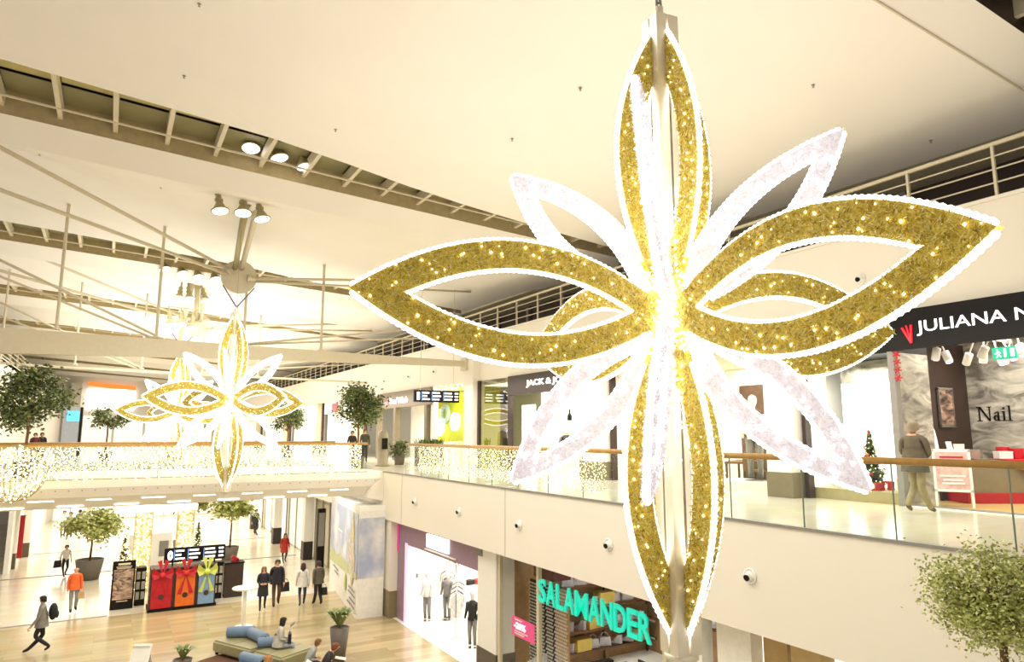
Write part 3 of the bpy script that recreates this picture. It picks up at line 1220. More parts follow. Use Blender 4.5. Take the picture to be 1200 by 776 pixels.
# exit sign
t = thing('exit_sign', 'green exit sign with running figure under the nail studio ceiling', 'sign', (16.0, 7.07, 8.55))
m = MB()
m.box(-.04, .04, -.22, .22, 0, .25)
m.build('case', mat('exit_green', '11A879', 0.4, emit=.55), t)
m = MB()
m.ball((-.046, .12, .19), (.006, .022, .022), 8, 6)
for a, b in (((.12, .16), (.10, .10)), ((.10, .10), (.15, .03)), ((.10, .10), (.06, .04)), ((.115, .15), (.06, .13)), ((.12, .15), (.165, .11))):
    m.tube([(-.046, a[0], a[1]), (-.046, b[0], b[1])], .012, 5)
m.box(-.05, -.04, -.04, .0, .04, .21)
m.box(-.05, -.04, -.19, -.12, .04, .21)
m.build('pictogram', M_letter, t)
m = MB()
m.tube([(0, -.15, .25), (0, -.15, .75)], .01, 5)
m.tube([(0, .15, .25), (0, .15, .75)], .01, 5)
m.build('hanger', M_grey, t)
# red snowflake garland beside the jamb
t = thing('snowflake_garland', 'vertical garland of red snowflakes by the black shop sign', 'garland', (14.40, 8.42, 8.1))
for k in range(4):
    m = MB()
    for a in range(3):
        q = a * PI / 3 + .2 * k
        m.tube([(0, .085 * math.cos(q), .085 + k * .17 + .085 * math.sin(q)), (0, -.085 * math.cos(q), .085 + k * .17 - .085 * math.sin(q))], .016, 5)
    m.build('snowflake', M_red, t)
# display window with white backlit panel
area('shop_light', (15.25, 9.7, 8.6), (0, 0, 0), .9, 1.8, 45)
wallbox(14.55, 15.9, 8.66, 10.75, 5.51, 5.76, M_olive, 'trim_12')
m = MB()
m.box(15.86, 15.94, 8.66, 10.75, 5.76, 8.25)
tag(m.build('backlit_panel', M_lightbox), 'white backlit panel behind the small christmas tree', 'panel')
wallbox(15.86, 15.94, 8.66, 10.75, 8.25, 8.77, M_swirl)
wallbox(14.6, 15.9, 8.60, 10.8, 8.77, 9.4, M_dark)
m = MB()
m.box(14.50, 14.515, 8.66, 10.72, 5.76, 8.77)
w_t = thing('shop_window', 'clear glass of the lit christmas display window', 'window')
m.build('glass_pane', M_shopglass, w_t)
# little sign on the panel, framed pictures at the base
m = MB()
m.box(15.82, 15.85, 8.95, 9.25, 6.9, 7.12)
tag(m.build('notice', mat('cream_card', 'F3E4CF', 0.6)), 'small cream notice on the backlit panel', 'notice')
for i, (y, h, c) in enumerate(((8.85, .34, M_orange), (9.02, .26, M_white), (9.2, .2, M_red))):
    m = MB()
    m.cbox((0, 0, h / 2), (.03, .15, h), (0, R(8), 0))
    tag(m.build('picture_card', c, None, False, (15.1, y, 5.765)), ['orange card standing in the display window, next to the jamb', 'white card standing in the display window', 'small red card standing in the display window'][i], 'card')


def xmas_tree(name, label, loc, h, r, nl, nb, group=None, star_=True, ornaments=False, leaf=None, bulb_r=.014):
    t = thing(name, label, 'christmas tree', loc, 0, group)
    lf = MB()
    for i in range(nl):
        f = rnd.random() ** .7
        z = h * (1 - f * .92)
        rr = r * f * (.8 + .2 * math.sin(f * 26))
        a = rnd.uniform(0, 2 * PI)
        q = rr * rnd.uniform(.35, 1.0)
        p = Vector((q * math.cos(a), q * math.sin(a), z))
        d = Vector((math.cos(a), math.sin(a), -.35 + rnd.uniform(-.3, .3))) * h * .05
        e = Vector((-math.sin(a), math.cos(a), rnd.uniform(-.5, .5))) * h * .012
        lf.add([p - d * .3 - e, p + d, p - d * .3 + e], [(0, 1, 2)])
    o = lf.build('needles', leaf or M_leaf, t)
    o['kind'] = 'stuff'
    m = MB()
    m.tube([(0, 0, 0), (0, 0, h * .95)], [h * .02, h * .005], 6)
    m.build('trunk', M_bark, t)
    b = MB()
    for i in range(nb):
        f = rnd.random() ** .7
        a = rnd.uniform(0, 2 * PI)
        q = r * f * rnd.uniform(.8, 1.02)
        b.octa((q * math.cos(a), q * math.sin(a), h * (1 - f * .92)), bulb_r * rnd.uniform(.7, 1.3))
    b.build('bulbs', M_bulb, t)['kind'] = 'stuff'
    if ornaments:
        for i in range(16):
            f = .25 + .75 * i / 16
            a = i * 2.4
            m = MB()
            m.ball((r * f * math.cos(a), r * f * math.sin(a), h * (1 - f * .92)), h * .03, 8, 6)
            m.build('bauble', (M_red, M_orange, M_white)[i % 3], t, True)
    if star_:
        m = MB()
        poly = [((.08 if k % 2 == 0 else .035) * math.sin(PI * k / 5) * h / 1.4, h + (.08 if k % 2 == 0 else .035) * math.cos(PI * k / 5) * h / 1.4) for k in range(10)]
        m.prism(poly, -.012, .012, 'yz')
        m.build('star', M_red, t)
    return t


xmas_tree('christmas_tree', 'small decorated christmas tree with red star in the lit display window', (15.25, 9.72, 5.77), 1.28, .36, 5200, 110, ornaments=True)
for i, (y, s_, c) in enumerate(((9.35, .2, M_red), (9.62, .17, M_white), (9.85, .2, M_red), (9.5, .14, M_orange))):
    t = thing('gift_box', ['red gift box under the display tree, nearest the jamb', 'white gift box under the display tree', 'red gift box under the display tree, left end', 'small orange gift box in front of the display tree'][i], 'gift box', (14.85 - .12 * (i == 3), y, 5.765), .3 * i, 'gift boxes under the display tree')
    m = MB()
    m.box(-s_ / 2, s_ / 2, -s_ / 2, s_ / 2, 0, s_ * .8)
    m.build('box', c, t)
    m = MB()
    m.box(-s_ * .52, s_ * .52, -.015, .015, 0, s_ * .82)
    m.build('ribbon', M_orange if c is M_red else M_red, t)

# A-board in front of the nail studio
t = thing('a_board', 'white framed pavement board with pink price list before the nail studio', 'sign board', (15.25, 7.95, 5.53), R(-62))
def slab_pts(mb, x0, x1, z0, z1, th, lean, y0):
    c = math.sin(lean)
    mb.add([(x0, y0 + z0 * c, z0), (x1, y0 + z0 * c, z0), (x1, y0 + z1 * c, z1), (x0, y0 + z1 * c, z1),
            (x0, y0 + th + z0 * c, z0), (x1, y0 + th + z0 * c, z0), (x1, y0 + th + z1 * c, z1), (x0, y0 + th + z1 * c, z1)],
           [(0, 1, 2, 3), (7, 6, 5, 4), (0, 4, 5, 1), (1, 5, 6, 2), (2, 6, 7, 3), (3, 7, 4, 0)])
for sg, y0 in ((1, -.32), (-1, .30)):
    fr = MB()
    for a in ((-.34, -.29, 0, 1.15), (.29, .34, 0, 1.15), (-.34, .34, .30, .35), (-.34, .34, 1.1, 1.16)):
        slab_pts(fr, a[0], a[1], a[2], a[3], .03, sg * .25, y0)
    fr.build('frame', M_white, t)
    p = MB()
    slab_pts(p, -.29, .29, .35, 1.1, .012, sg * .25, y0 + (.006 if sg > 0 else .012))
    p.build('poster', mat('pink_print', 'E8B9AE', 0.5, vary=.25, scale=9), t)
for i, (z, w_) in enumerate(((.98, .42), (.88, .30), (.60, .46), (.52, .34), (.45, .4))):
    l = MB()
    slab_pts(l, -w_ / 2, w_ / 2, z, z + .035, .004, .25, -.326)
    l.build('print_line', M_red if i < 2 else M_white, t)
# gift counter with red cloth
t = thing('gift_counter', 'low red based glass counter with red cloth inside the nail studio', 'counter', (17.1, 7.9, 5.52), R(-30))
m = MB()
m.box(-1.0, 1.0, -.35, .35, 0, .22)
m.build('plinth', M_red, t)
m = MB()
m.box(-.95, .95, -.30, .30, .22, .92)
m.build('body', mat('smoky_glass_counter', '8A7B62', 0.2), t)
m = MB()
m.add([(-.1, -.36, .93), (.95, -.36, .93), (.45, -.40, .55), (-.1, .36, .94), (.95, .36, .94)], [(0, 1, 4, 3), (0, 2, 1)])
m.build('cloth', M_red, t)
for i, (x, y, dx, dz, c) in enumerate([(.1, 0, .3, .16, M_white), (.45, .1, .25, .22, M_red), (.7, -.1, .22, .12, M_white), (.25, .2, .2, .25, M_red), (-.5, 0, .3, .2, M_chrome), (-.8, .1, .12, .32, M_white)]):
    m = MB()
    m.box(-dx / 2, dx / 2, -.1, .1, 0, dz * .8)
    m.box(-dx * .52, dx * .52, -.104, .104, dz * .8, dz)
    c_, s__ = math.cos(R(-30)), math.sin(R(-30))
    o = m.build('gift_set', c, None, False, (17.1 + x * c_ - y * s__, 7.9 + x * s__ + y * c_, 6.465), (0, 0, R(-30) + .2 * i))
    tag(o, ['white gift set on the red cloth of the counter', 'red gift set on the counter cloth', 'small white gift set at the right end of the counter', 'tall red gift set at the back of the counter', 'silver box on the bare half of the counter', 'tall white box at the left end of the counter'][i], 'gift set', 'gift sets on the counter')
t = thing('reception_desk', 'dark reception desk behind the pavement board', 'desk', (16.75, 8.98, 5.52))
m = MB()
m.box(-.5, .5, -.25, .25, 0, 1.02)
m.build('body', M_darkbrown, t)
m = MB()
m.box(-.54, .54, -.29, .29, 1.02, 1.06)
m.build('top', M_white, t)
t = thing('hand_statuette', 'white tapered statuette standing on the dark desk', 'statuette', (16.5, 8.98, 6.585))
m = MB()
m.lathe([(.10, 0), (.12, .1), (.10, .3), (.07, .5), (.03, .6), (.045, .66), (.03, .74), (.0, .76)], (0, 0, 0), 12)
m.build('figure', M_white, t, True)
m = MB()
m.cbox((0, 0, .12), (.22, .02, .24), (R(-10), 0, 0))
tag(m.build('card_holder', M_white, None, False, (17.05, 8.9, 6.59)), 'small white card standing on the dark desk', 'card')

# ---- column and shop with mannequins
for i, (y0, y1, lb) in enumerate(((10.85, 11.55, 0), (18.2, 19.3, 1), (44.0, 44.8, 2), (54.6, 55.4, 3), (66, 66.8, 4), (80, 80.8, 5))):
    root = bpy.data.objects.new('trim_%d' % (13 + i), None)
    COL.objects.link(root)
    struct(root)
    m = MB()
    m.box(13.92, 14.5, y0, y1, 6.1 if i < 2 else 5.51, 9.42)
    m.build('shaft', M_white if i < 2 else mat('beige_column', 'D8CEB0', 0.6), root)
    m = MB()
    m.box(13.90, 14.5, y0 - .02, y1 + .02, 5.51, 6.1)
    m.build('column_base', mat('taupe_base', '7C6F55', 0.5), root)
    m = MB()
    m.box(14.3, 14.5, y0 - .16, y0 - .06, 5.51, 9.42)
    m.build('dark_strip', M_darkbrown, root)
area('shop_light', (16.8, 13.9, 9.2), (0, 0, 0), 4, 4, 300)
wallbox(15.9, 19.4, 11.2, 11.35, 5.51, 9.3, M_white)
wallbox(18.2, 18.4, 11.35, 18, 5.51, 9.3, M_white)
wallbox(18.1, 18.2, 14.2, 16.0, 5.52, 8.6, mat('dark_oak', '5E4634', .5, vary=.2))
wallbox(14.5, 14.9, 11.55, 17.9, 8.75, 9.42, mat('beige_portal', 'D9C9A4', 0.6), 'trim_20')
wallbox(14.5, 18.2, 18.0, 18.2, 5.51, 9.3, M_white)
m = MB()
m.box(14.52, 14.535, 11.6, 14.2, 5.55, 8.75)
w_t = thing('shop_window', 'clear shop window in front of the two white mannequins', 'window')
m.build('glass_pane', M_shopglass, w_t)
wallbox(14.6, 15.8, 11.6, 14.2, 5.512, 5.75, M_white, 'trim_21')


def mannequin(label, loc, rz, h, shirt):
    t = thing('mannequin', label, 'mannequin', loc, rz, 'white mannequins in the shop window')
    s = h / 1.8
    m = MB()
    m.lathe([(.25 * s, 0), (.25 * s, .02), (.03 * s, .03)], (0, 0, 0), 14)
    m.build('stand', M_chrome, t)
    m = MB()
    m.lathe([(.05 * s, 1.46 * s), (.055 * s, 1.56 * s), (.09 * s, 1.64 * s), (.095 * s, 1.70 * s), (.075 * s, 1.77 * s), (.02 * s, 1.81 * s)], (0, 0, 0), 12)
    m.build('head', M_white, t, True)
    m = MB()
    m.lathe([(.16 * s, .86 * s), (.14 * s, 1.05 * s), (.18 * s, 1.28 * s), (.19 * s, 1.38 * s), (.08 * s, 1.47 * s), (.05 * s, 1.48 * s)], (0, 0, 0), 14)
    for sg in (1, -1):
        m.tube([(sg * .19 * s, 0, 1.39 * s), (sg * .25 * s, .02, 1.12 * s), (sg * .22 * s, -.12, .9 * s)], [.06 * s, .05 * s, .035 * s], 8)
    m.build('jacket', shirt, t, True)
    m = MB()
    for sg in (1, -1):
        m.tube([(sg * .09 * s, 0, .9 * s), (sg * .10 * s, -.01, .48 * s), (sg * .10 * s, .02, .06 * s)], [.1 * s, .07 * s, .05 * s], 8)
    m.build('legs', M_grey, t, True)
    return t


mannequin('white headed mannequin in a white jacket, left one in the window', (15.2, 13.0, 5.76), R(-60), 2.3, M_white)
mannequin('white headed mannequin in a grey coat, right one in the window', (15.2, 12.2, 5.76), R(-75), 2.28, mat('grey_wool', 'B9B3A6', 0.8))
# table and chairs in that shop
t = thing('low_table', 'low brown table with thin legs seen under the handrail', 'table', (16.9, 14.9, 5.512), R(30))
m = MB()
m.box(-.95, .95, -.4, .4, .62, .68)
m.build('tabletop', M_brown, t)
for a in (-.85, .85):
    for b in (-.33, .33):
        m = MB()
        m.box(a - .03, a + .03, b - .03, b + .03, 0, .62)
        m.build('leg', M_brown, t)
for i, (x, y) in enumerate(((16.0, 15.7), (17.3, 13.9), (16.2, 13.9))):
    t = thing('dining_chair', ['dark chair left of the low brown table', 'dark chair behind the low brown table', 'dark chair in front of the low brown table'][i], 'chair', (x, y, 5.512), R(40 * i), 'chairs around the low brown table')
    m = MB()
    m.box(-.22, .22, -.22, .22, .42, .47)
    m.build('seat', M_brown, t)
    m = MB()
    m.box(-.22, .22, .19, .23, .47, .9)
    m.build('backrest', M_brown, t)
    for a in (-.2, .2):
        for b in (-.2, .2):
            m = MB()
            m.box(a - .02, a + .02, b - .02, b + .02, 0, .42)
            m.build('leg', M_darkbrown, t)

# ---- denim shop with the dark brown sign
area('shop_light', (17, 23, 9.2), (0, 0, 0), 4, 8, 520)
t = thing('shop_sign', 'dark brown shop sign with white capital letters between two white columns', 'sign', (14.5, 25.1, 8.62))
m = MB()
m.box(-.12, 0, -5.8, 0, 0, .80)
m.build('board', M_darkbrown, t)
text('lettering', 'JACK & JONES', M_letter, (-.13, -1.5, .24), 3.5, .30, ROT_NEGX, t, .02, bold=.03)
m = MB()
m.box(14.4, 14.55, 24.95, 25.15, 5.51, 9.42)
struct(m.build('trim_22', M_darkbrown))
m = MB()
m.box(14.4, 14.55, 27.8, 27.95, 5.51, 9.42)
struct(m.build('trim_23', M_darkbrown))
m = MB()
m.box(14.46, 14.475, 25.15, 27.8, 5.55, 9.40)
w_t = thing('shop_window', 'tall reflecting shop window left of the brown sign', 'window')
m.build('glass_pane', glass_mat('mirror_glass', (.72, .70, .64), .35), w_t)
wallbox(18.6, 18.8, 18.2, 28, 5.51, 9.3, M_white)
wallbox(16.2, 18.6, 25.2, 25.35, 5.51, 9.3, mat('pale_greige', 'D6CDBB', .6))
t = thing('lit_poster', 'pale lit poster panel inside the denim shop by the dark post', 'poster', (14.95, 24.35, 5.515))
m = MB()
m.box(-.04, .04, -.5, .5, .3, 2.7)
m.build('print', mat('pale_blue_print', 'DCE6EF', 0.5, vary=.2, scale=2, emit=.35), t)
m = MB()
m.box(-.05, .05, -.55, .55, 0, .3)
m.build('base', M_white, t)


GARM = [mat('cloth_%d' % i, c, 0.85, vary=.15, scale=12) for i, c in enumerate(('F2EFEA', '4A4440', '8F8B86', 'C9C2B4', '2E2A2C', 'B8463C', '5D6F86', 'D8CFC4'))]


def garment_mesh(m_):
    m = MB()
    m.prism([(-.05, 0), (.05, 0), (.22, -.1), (.27, -.42), (.19, -.45), (.17, -.2), (.18, -.78), (-.18, -.78), (-.17, -.2), (-.19, -.45), (-.27, -.42), (-.22, -.1)], -.035, .035, 'xz')
    return m.mesh('garment', m_)


GM = [garment_mesh(x) for x in GARM]


def rack(label, loc, rz, L, n, cols, group, glab):
    t = thing('clothes_rack', label, 'clothes rack', loc, rz)
    m = MB()
    m.tube([(-L / 2, 0, 1.5), (L / 2, 0, 1.5)], .018, 6)
    m.build('bar', M_chrome, t)
    for sg in (-1, 1):
        m = MB()
        m.tube([(sg * L / 2, -.25, .02), (sg * L / 2, 0, .05), (sg * L / 2, 0, 1.5)], .018, 6)
        m.tube([(sg * L / 2, .25, .02), (sg * L / 2, 0, .05)], .018, 6)
        m.build('leg', M_chrome, t)
    for i in range(n):
        u = -L / 2 + L * (i + .5) / n
        o = obj('garment', GM[cols[i % len(cols)]], None, (loc[0] + u * math.cos(rz), loc[1] + u * math.sin(rz), loc[2] + 1.46), (0, 0, rz + PI / 2 + rnd.uniform(-.25, .25)))
        tag(o, '%s, %s from left' % (glab, ORD[i]), 'garment', group)


rack('clothes rack left of the dark cash desk in the denim shop', (15.9, 22.6, 5.512), R(80), 1.6, 9, [4, 1, 4, 2, 4], 'garments on the denim shop rack', 'garment hanging on the rack in the denim shop')
t = thing('cash_desk', 'dark cash desk with a white lit strip in the denim shop', 'counter', (15.8, 20.9, 5.512))
m = MB()
m.box(-.35, .35, -.6, .6, 0, 1.0)
m.build('body', M_dark, t)
m = MB()
m.box(-.4, .4, -.65, .65, 1.0, 1.05)
m.build('top', M_brown, t)
m = MB()
m.box(-.36, -.352, -.5, .2, .45, .55)
m.build('label_strip', M_white, t)
for i, (y, z, c) in enumerate(((21.2, 6.57, 3), (20.8, 6.57, 0), (20.5, 6.57, 1))):
    m = MB()
    for k in range(3):
        m.cbox((0, 0, .03 + .06 * k), (.32, .26, .055), (0, 0, .1 * k))
    tag(m.build('folded_clothes', GARM[c], None, False, (15.8, y, z)), ['pile of cream folded clothes on the dark cash desk, left', 'pile of white folded clothes on the dark cash desk', 'pile of dark folded clothes on the dark cash desk, right'][i], 'clothes', 'folded clothes on the cash desk')
t = thing('display_torso', 'white shirt on a torso stand right of the dark cash desk', 'mannequin', (15.5, 19.9, 5.512))
m = MB()
m.lathe([(.2, 0), (.2, .02), (.02, .03), (.02, .95)], (0, 0, 0), 12)
m.build('stand', M_chrome, t)
m = MB()
m.lathe([(.17, .9), (.15, 1.1), (.19, 1.35), (.18, 1.45), (.06, 1.54), (.05, 1.62)], (0, 0, 0), 14)
m.tube([(-.17, 0, 1.42), (-.26, 0, 1.0)], [.06, .05], 8)
m.tube([(.17, 0, 1.42), (.26, 0, 1.0)], [.06, .05], 8)
m.build('shirt', GARM[0], t, True)
for i, y in enumerate((22.9, 21.3)):
    t = thing('pendant_lamp', ['black bottle-shaped pendant lamp, left of two in the denim shop', 'black bottle-shaped pendant lamp, right of two in the denim shop'][i], 'lamp', (16.0, y, 7.55))
    m = MB()
    m.lathe([(.09, 0), (.09, .2), (.035, .3), (.03, .45)], (0, 0, 0), 12)
    m.build('shade', M_dark, t)
    m = MB()
    m.tube([(0, 0, .45), (0, 0, 1.74)], .008, 5)
    m.build('cord', M_dark, t)

# ---- lime green shop
area('shop_light', (15.2, 31, 9.2), (0, 0, 0), 1.2, 4, 110)
wallbox(15.9, 16.1, 28.85, 36.5, 5.51, 9.42, M_green)
wallbox(14.5, 15.9, 28.85, 28.95, 5.51, 9.42, M_green)
wallbox(14.5, 14.75, 33.1, 33.5, 5.51, 9.42, M_white, 'trim_24')
t = thing('wall_ring', 'grey and teal ring mounted on the lime green wall', 'wall decoration', (15.86, 34.6, 8.12))
m = MB()
m.tube([(0, .42 * math.cos(a), .42 * math.sin(a)) for a in [2 * PI * k / 28 for k in range(28)]], .14, 8, closed=True)
m.build('ring', mat('pale_teal', 'BFD6CE', 0.4), t, True)
for i, (y, z, r) in enumerate(((35.25, 7.40, .50), (33.25, 7.66, .48))):
    m = MB()
    m.tube([(15.72, y, z), (15.88, y, z)], r, 28)
    tag(m.build('wall_disc', M_lightbox), ['white lit disc low left on the lime green wall', 'white lit disc on the right of the lime green wall'][i], 'wall decoration')
for i, (x, y, h, c) in enumerate(((15.0, 30.9, 1.1, M_white), (15.2, 34.2, .9, M_white), (14.9, 32.2, 1.05, M_white))):
    t = thing('display_counter', ['white display counter on the right in the lime shop', 'white display counter at the left in the lime shop', 'middle white display counter in the lime shop'][i], 'counter', (x, y, 5.512))
    m = MB()
    m.box(-.3, .3, -.45, .45, 0, h)
    m.build('body', c, t)
    m = MB()
    m.box(-.33, .33, -.48, .48, h, h + .04)
    m.build('top', M_white, t)
m = MB()
m.box(14.35, 14.42, 31.35, 32.5, 8.75, 8.98)
m.box(14.37, 14.40, 31.5, 31.53, 8.98, 9.43)
m.box(14.37, 14.52, 31.5, 31.53, 9.43, 9.46)
m.box(14.37, 14.40, 32.3, 32.33, 8.98, 9.43)
m.box(14.37, 14.52, 32.3, 32.33, 9.43, 9.46)
tag(m.build('small_sign', mat('turquoise_sign', '37D6D0', 0.4, emit=.4)), 'small turquoise sign right of the black level sign', 'sign')
m = MB()
for i in range(60):
    m.octa((14.42, 28.95 + rnd.random() * 4.1, 9.3 + rnd.uniform(-.12, .12)), .035)
tag(m.build('bulb_garland', M_bulb), 'garland of yellow bulbs over the lime green shop', 'garland', kind='stuff')
# potted plants on the shop counter
# hanging level sign "1"


def level_sign(label, loc, digit, L, H, txt):
    t = thing('level_sign', label, 'sign', loc)
    m = MB()
    m.box(0, L, -.06, .06, 0, H)
    m.build('board', M_dark, t)
    text('digit', digit, M_letter, (.12 * L / 2.3, -.075, H * .17), .20 * (L / 2.3) if digit == '0' else .13, H * .66, ROT_NEGY, t, .01, bold=.06)
    x0 = .18 * L
    cols = [(.18, .35, (.80, .55, .9)), (.40, .58, (.85, 1.0, .8)), (.66, .84, (.9, 1.0, .95)), (.89, .97, (1.0, 1.0, 1.0))]
    for a, b, ws in cols:
        for k, wf in enumerate(ws):
            m = MB()
            z = H * (.72 - .27 * k)
            m.box(a * L, a * L + (b - a) * L * wf, -.07, -.06, z, z + H * .12)
            m.build('text_line', M_letter, t)
    for a in (.17, .39, .65):
        m = MB()
        m.box(a * L - .03, a * L - .01, -.07, -.06, H * .12, H * .88)
        m.build('divider', mat('lit_blue', '7FB4E8', 0.4, emit=.5), t)
    return t


t = level_sign('long black direction sign with a white 1 over the upper walkway', (11.72, 29.0, 8.45), '1', 2.25, .54, None)
for dx in (.3, 1.95):
    m = MB()
    m.tube([(dx, 0, .54), (dx, 0, 5.5)], .012, 5)
    m.build('suspension', M_steel, t)

# ---- brown portal shop with white lettering
area('shop_light', (16.5, 38, 8.4), (0, 0, 0), 2.5, 6, 300)
t = thing('shop_sign', 'taupe shop portal sign with white lettering left of the level sign', 'sign', (14.5, 41.2, 8.55))
m = MB()
m.box(-.15, .1, -7.9, 0, 0, .93)
m.build('board', mat('taupe_board', '8A7B6A', 0.5), t)
text('lettering', "Bon'Wish", M_letter, (-.17, -1.9, .22), 2.9, .38, ROT_NEGX, t, .02, bold=.02)
m = MB()
m.box(-.17, -.15, -1.6, -1.1, .15, .6)
m.build('logo', mat('dull_pink', 'C98E86', .5), t)
for i, (y, w_) in enumerate(((38.2, .35), (41.2, .3), (33.6, .3))):
    wallbox(14.3, 14.6, y, y + w_, 5.51, 8.55, mat('taupe_post', '7D705C', 0.5), 'trim_%d' % (25 + i))
wallbox(17.6, 17.8, 33.5, 44, 5.51, 9.3, M_white)
for i, y in enumerate((35.2, 36.6, 39.5)):
    m = MB()
    m.box(17.5, 17.58, y - .5, y + .5, 6.2, 8.2)
    tag(m.build('lit_niche', mat('warm_niche', 'F6E2BC', .6, emit=.5)), ['warm lit niche at the back of the portal shop, right', 'warm lit niche at the back of the portal shop, middle', 'warm lit niche left of the taupe post'][i], 'niche', 'lit niches in the portal shop')
# info totem and bin by the bridge end
t = thing('info_totem', 'grey rounded info totem near the end of the bridge', 'totem', (11.2, 31.5, 5.512))
m = MB()
m.lathe([(.34, 0), (.34, .06), (.26, .08), (.27, 1.2), (.2, 1.6), (.05, 1.7)], (0, 0, 0), 16)
m.build('body', mat('totem_taupe', '9A8C72', .4), t, True)
m = MB()
m.box(-.14, .14, -.30, -.255, .8, 1.3)
m.build('screen', M_dark, t)
t = thing('planter_box', 'dark square planter box with low plants beside the bridge end', 'planter', (13.2, 30.6, 5.512))
m = MB()
m.box(-.6, .6, -.35, .35, 0, .9)
m.build('box', mat('smoke_box', '6B6257', .5), t)
lf = MB()
for i in range(260):
    a = rnd.uniform(0, 2 * PI)
    p = Vector((rnd.uniform(-.6, .6), rnd.uniform(-.35, .35), .9))
    d = Vector((math.cos(a) * .18, math.sin(a) * .18, rnd.uniform(.1, .45)))
    e = d.cross(Vector((0, 0, 1))).normalized() * .035
    lf.add([p, p + d * .6 - e, p + d, p + d * .6 + e], [(0, 1, 2, 3)])
lf.build('foliage', M_leaf, t)['kind'] = 'stuff'

# ---- farther shops on the upper level
for i, (y0, y1, c, s_, w_) in enumerate(((44.9, 49.5, 'F4EEDF', 'F2F2F2', .6), (49.6, 54.4, 'EFE7D6', 'E03A44', .5), (55.6, 65.8, 'F5EEE0', 'F6F2EA', .6), (67, 79.8, 'F2EAD8', 'EADFC6', .6), (81, 100, 'F4EEE2', 'F0E6D0', .6))):
    m = MB()
    m.box(14.75, 14.85, y0, y1, 5.51, 8.7)
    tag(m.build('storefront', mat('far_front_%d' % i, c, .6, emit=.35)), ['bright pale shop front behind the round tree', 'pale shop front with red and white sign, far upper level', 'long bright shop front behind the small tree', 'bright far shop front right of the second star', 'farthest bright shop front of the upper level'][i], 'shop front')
    t = thing('shop_sign', ['white box sign half hidden by the round tree', 'red and white box sign between the two trees', 'pale box sign behind the small tree', 'cream box sign far along the upper level', 'farthest cream box sign'][i], 'sign', (14.45, (y0 + y1) / 2, 8.55))
    m = MB()
    m.box(-.12, .3, -(y1 - y0) * .4, (y1 - y0) * .4, 0, .9)
    m.build('case', M_white, t)
    m = MB()
    m.box(-.14, -.12, -(y1 - y0) * .38, -(y1 - y0) * .05, .08, .72)
    m.build('face', mat('far_sign_%d' % i, s_, .5, emit=.4), t)
# end wall of the hall with the big white screen
t = thing('end_screen', 'big white lit screen with orange band on the far end wall', 'screen', (-.4, 111.6, 10.4))
m = MB()
m.box(-2.9, 3.0, 0, .40, 0, 2.9)
m.build('panel', M_lightbox, t)
m = MB()
m.add([(-2.9, -.02, 3.9), (-2.9, -.02, 3.3), (0, -.02, 2.95), (3.0, -.02, 2.8), (3.0, -.02, 3.4), (0, -.02, 3.6)], [(0, 1, 2, 5), (5, 2, 3, 4)])
m.build('band', mat('orange_band', 'F08A3C', .5, emit=.6), t)
wallbox(-5.2, -3.9, 110.8, 112, 5.51, 14, M_wall, 'trim_30')
t = thing('end_storefront', 'bright wide shop front under the end screen', 'shop front', (0, 111.7, 5.52))
m = MB()
m.box(-3.6, 13, 0, .2, 0, 4.0)
m.build('panel', mat('end_front', 'F8F0E4', .6, emit=.55), t)
for x in (-3.6, .2, 4, 8, 12):
    m = MB()
    m.box(x - .15, x + .15, -.2, 0, 0, 4.2)
    m.build('post', M_wall, t)
# far left totem screen
t = thing('info_screen', 'tall grey info column with blue and pink screen on the far left', 'screen', (-2.2, 52, 5.512))
m = MB()
m.box(-.5, .4, -.1, .1, 0, 3.2)
m.build('body', mat('blue_grey_column', '9AA0AC', .5), t)
m = MB()
m.box(-.3, .38, -.13, -.1, 2.3, 2.95)
m.build('screen', mat('screen_cyan', '58C6F0', .4, emit=.7), t)
m = MB()
m.box(.4, .55, -.12, .12, 0, 3.2)
m.build('dark_edge', M_dark, t)
# ================================================================ LOWER SHOPS (right side)
area('shop_light', (13, 25.5, 3.5), (0, 0, 0), 5, 12, 560)
area('shop_light', (13, 14.5, 3.5), (0, 0, 0), 4, 6, 480)
area('shop_light', (12.5, 6.5, 3.5), (0, 0, 0), 3, 6, 200)
wallbox(19.0, 19.2, -6, 36, 0, 3.66, M_white)
wallbox(10.7, 19, 30.2, 30.4, 0, 3.66, M_white)
wallbox(10.35, 19, 18.4, 18.55, 0, 3.66, M_white)
wallbox(10.7, 15.8, 18.3, 18.4, 0.02, 3.5, mat('tan_wall', 'B48E62', .6, vary=.1))
wallbox(10.35, 19, 9.75, 9.9, 0, 3.66, M_white)
# white column with grey base between the two big lower shops
root = bpy.data.objects.new('trim_40', None)
COL.objects.link(root)
struct(root)
m = MB()
m.box(9.98, 10.6, 18.1, 19.25, .75, 3.66)
m.build('shaft', M_white, root)
m = MB()
m.box(9.96, 10.62, 18.08, 19.27, 0, .75)
m.build('column_base', mat('dark_taupe_base', '5D5245', .5), root)
m = MB()
m.box(9.94, 10.0, 18.95, 19.3, 3.35, 3.6)
m.build('junction_box', M_grey, root)
# end column with olive base by the advertising wall
root = bpy.data.objects.new('trim_41', None)
COL.objects.link(root)
struct(root)
m = MB()
m.box(9.75, 10.4, 26.2, 27.0, 1.0, 3.66)
m.build('shaft', M_wall, root)
m = MB()
m.box(9.73, 10.42, 26.18, 27.02, 0, 1.0)
m.build('column_base', mat('olive_base', '837A58', .5), root)
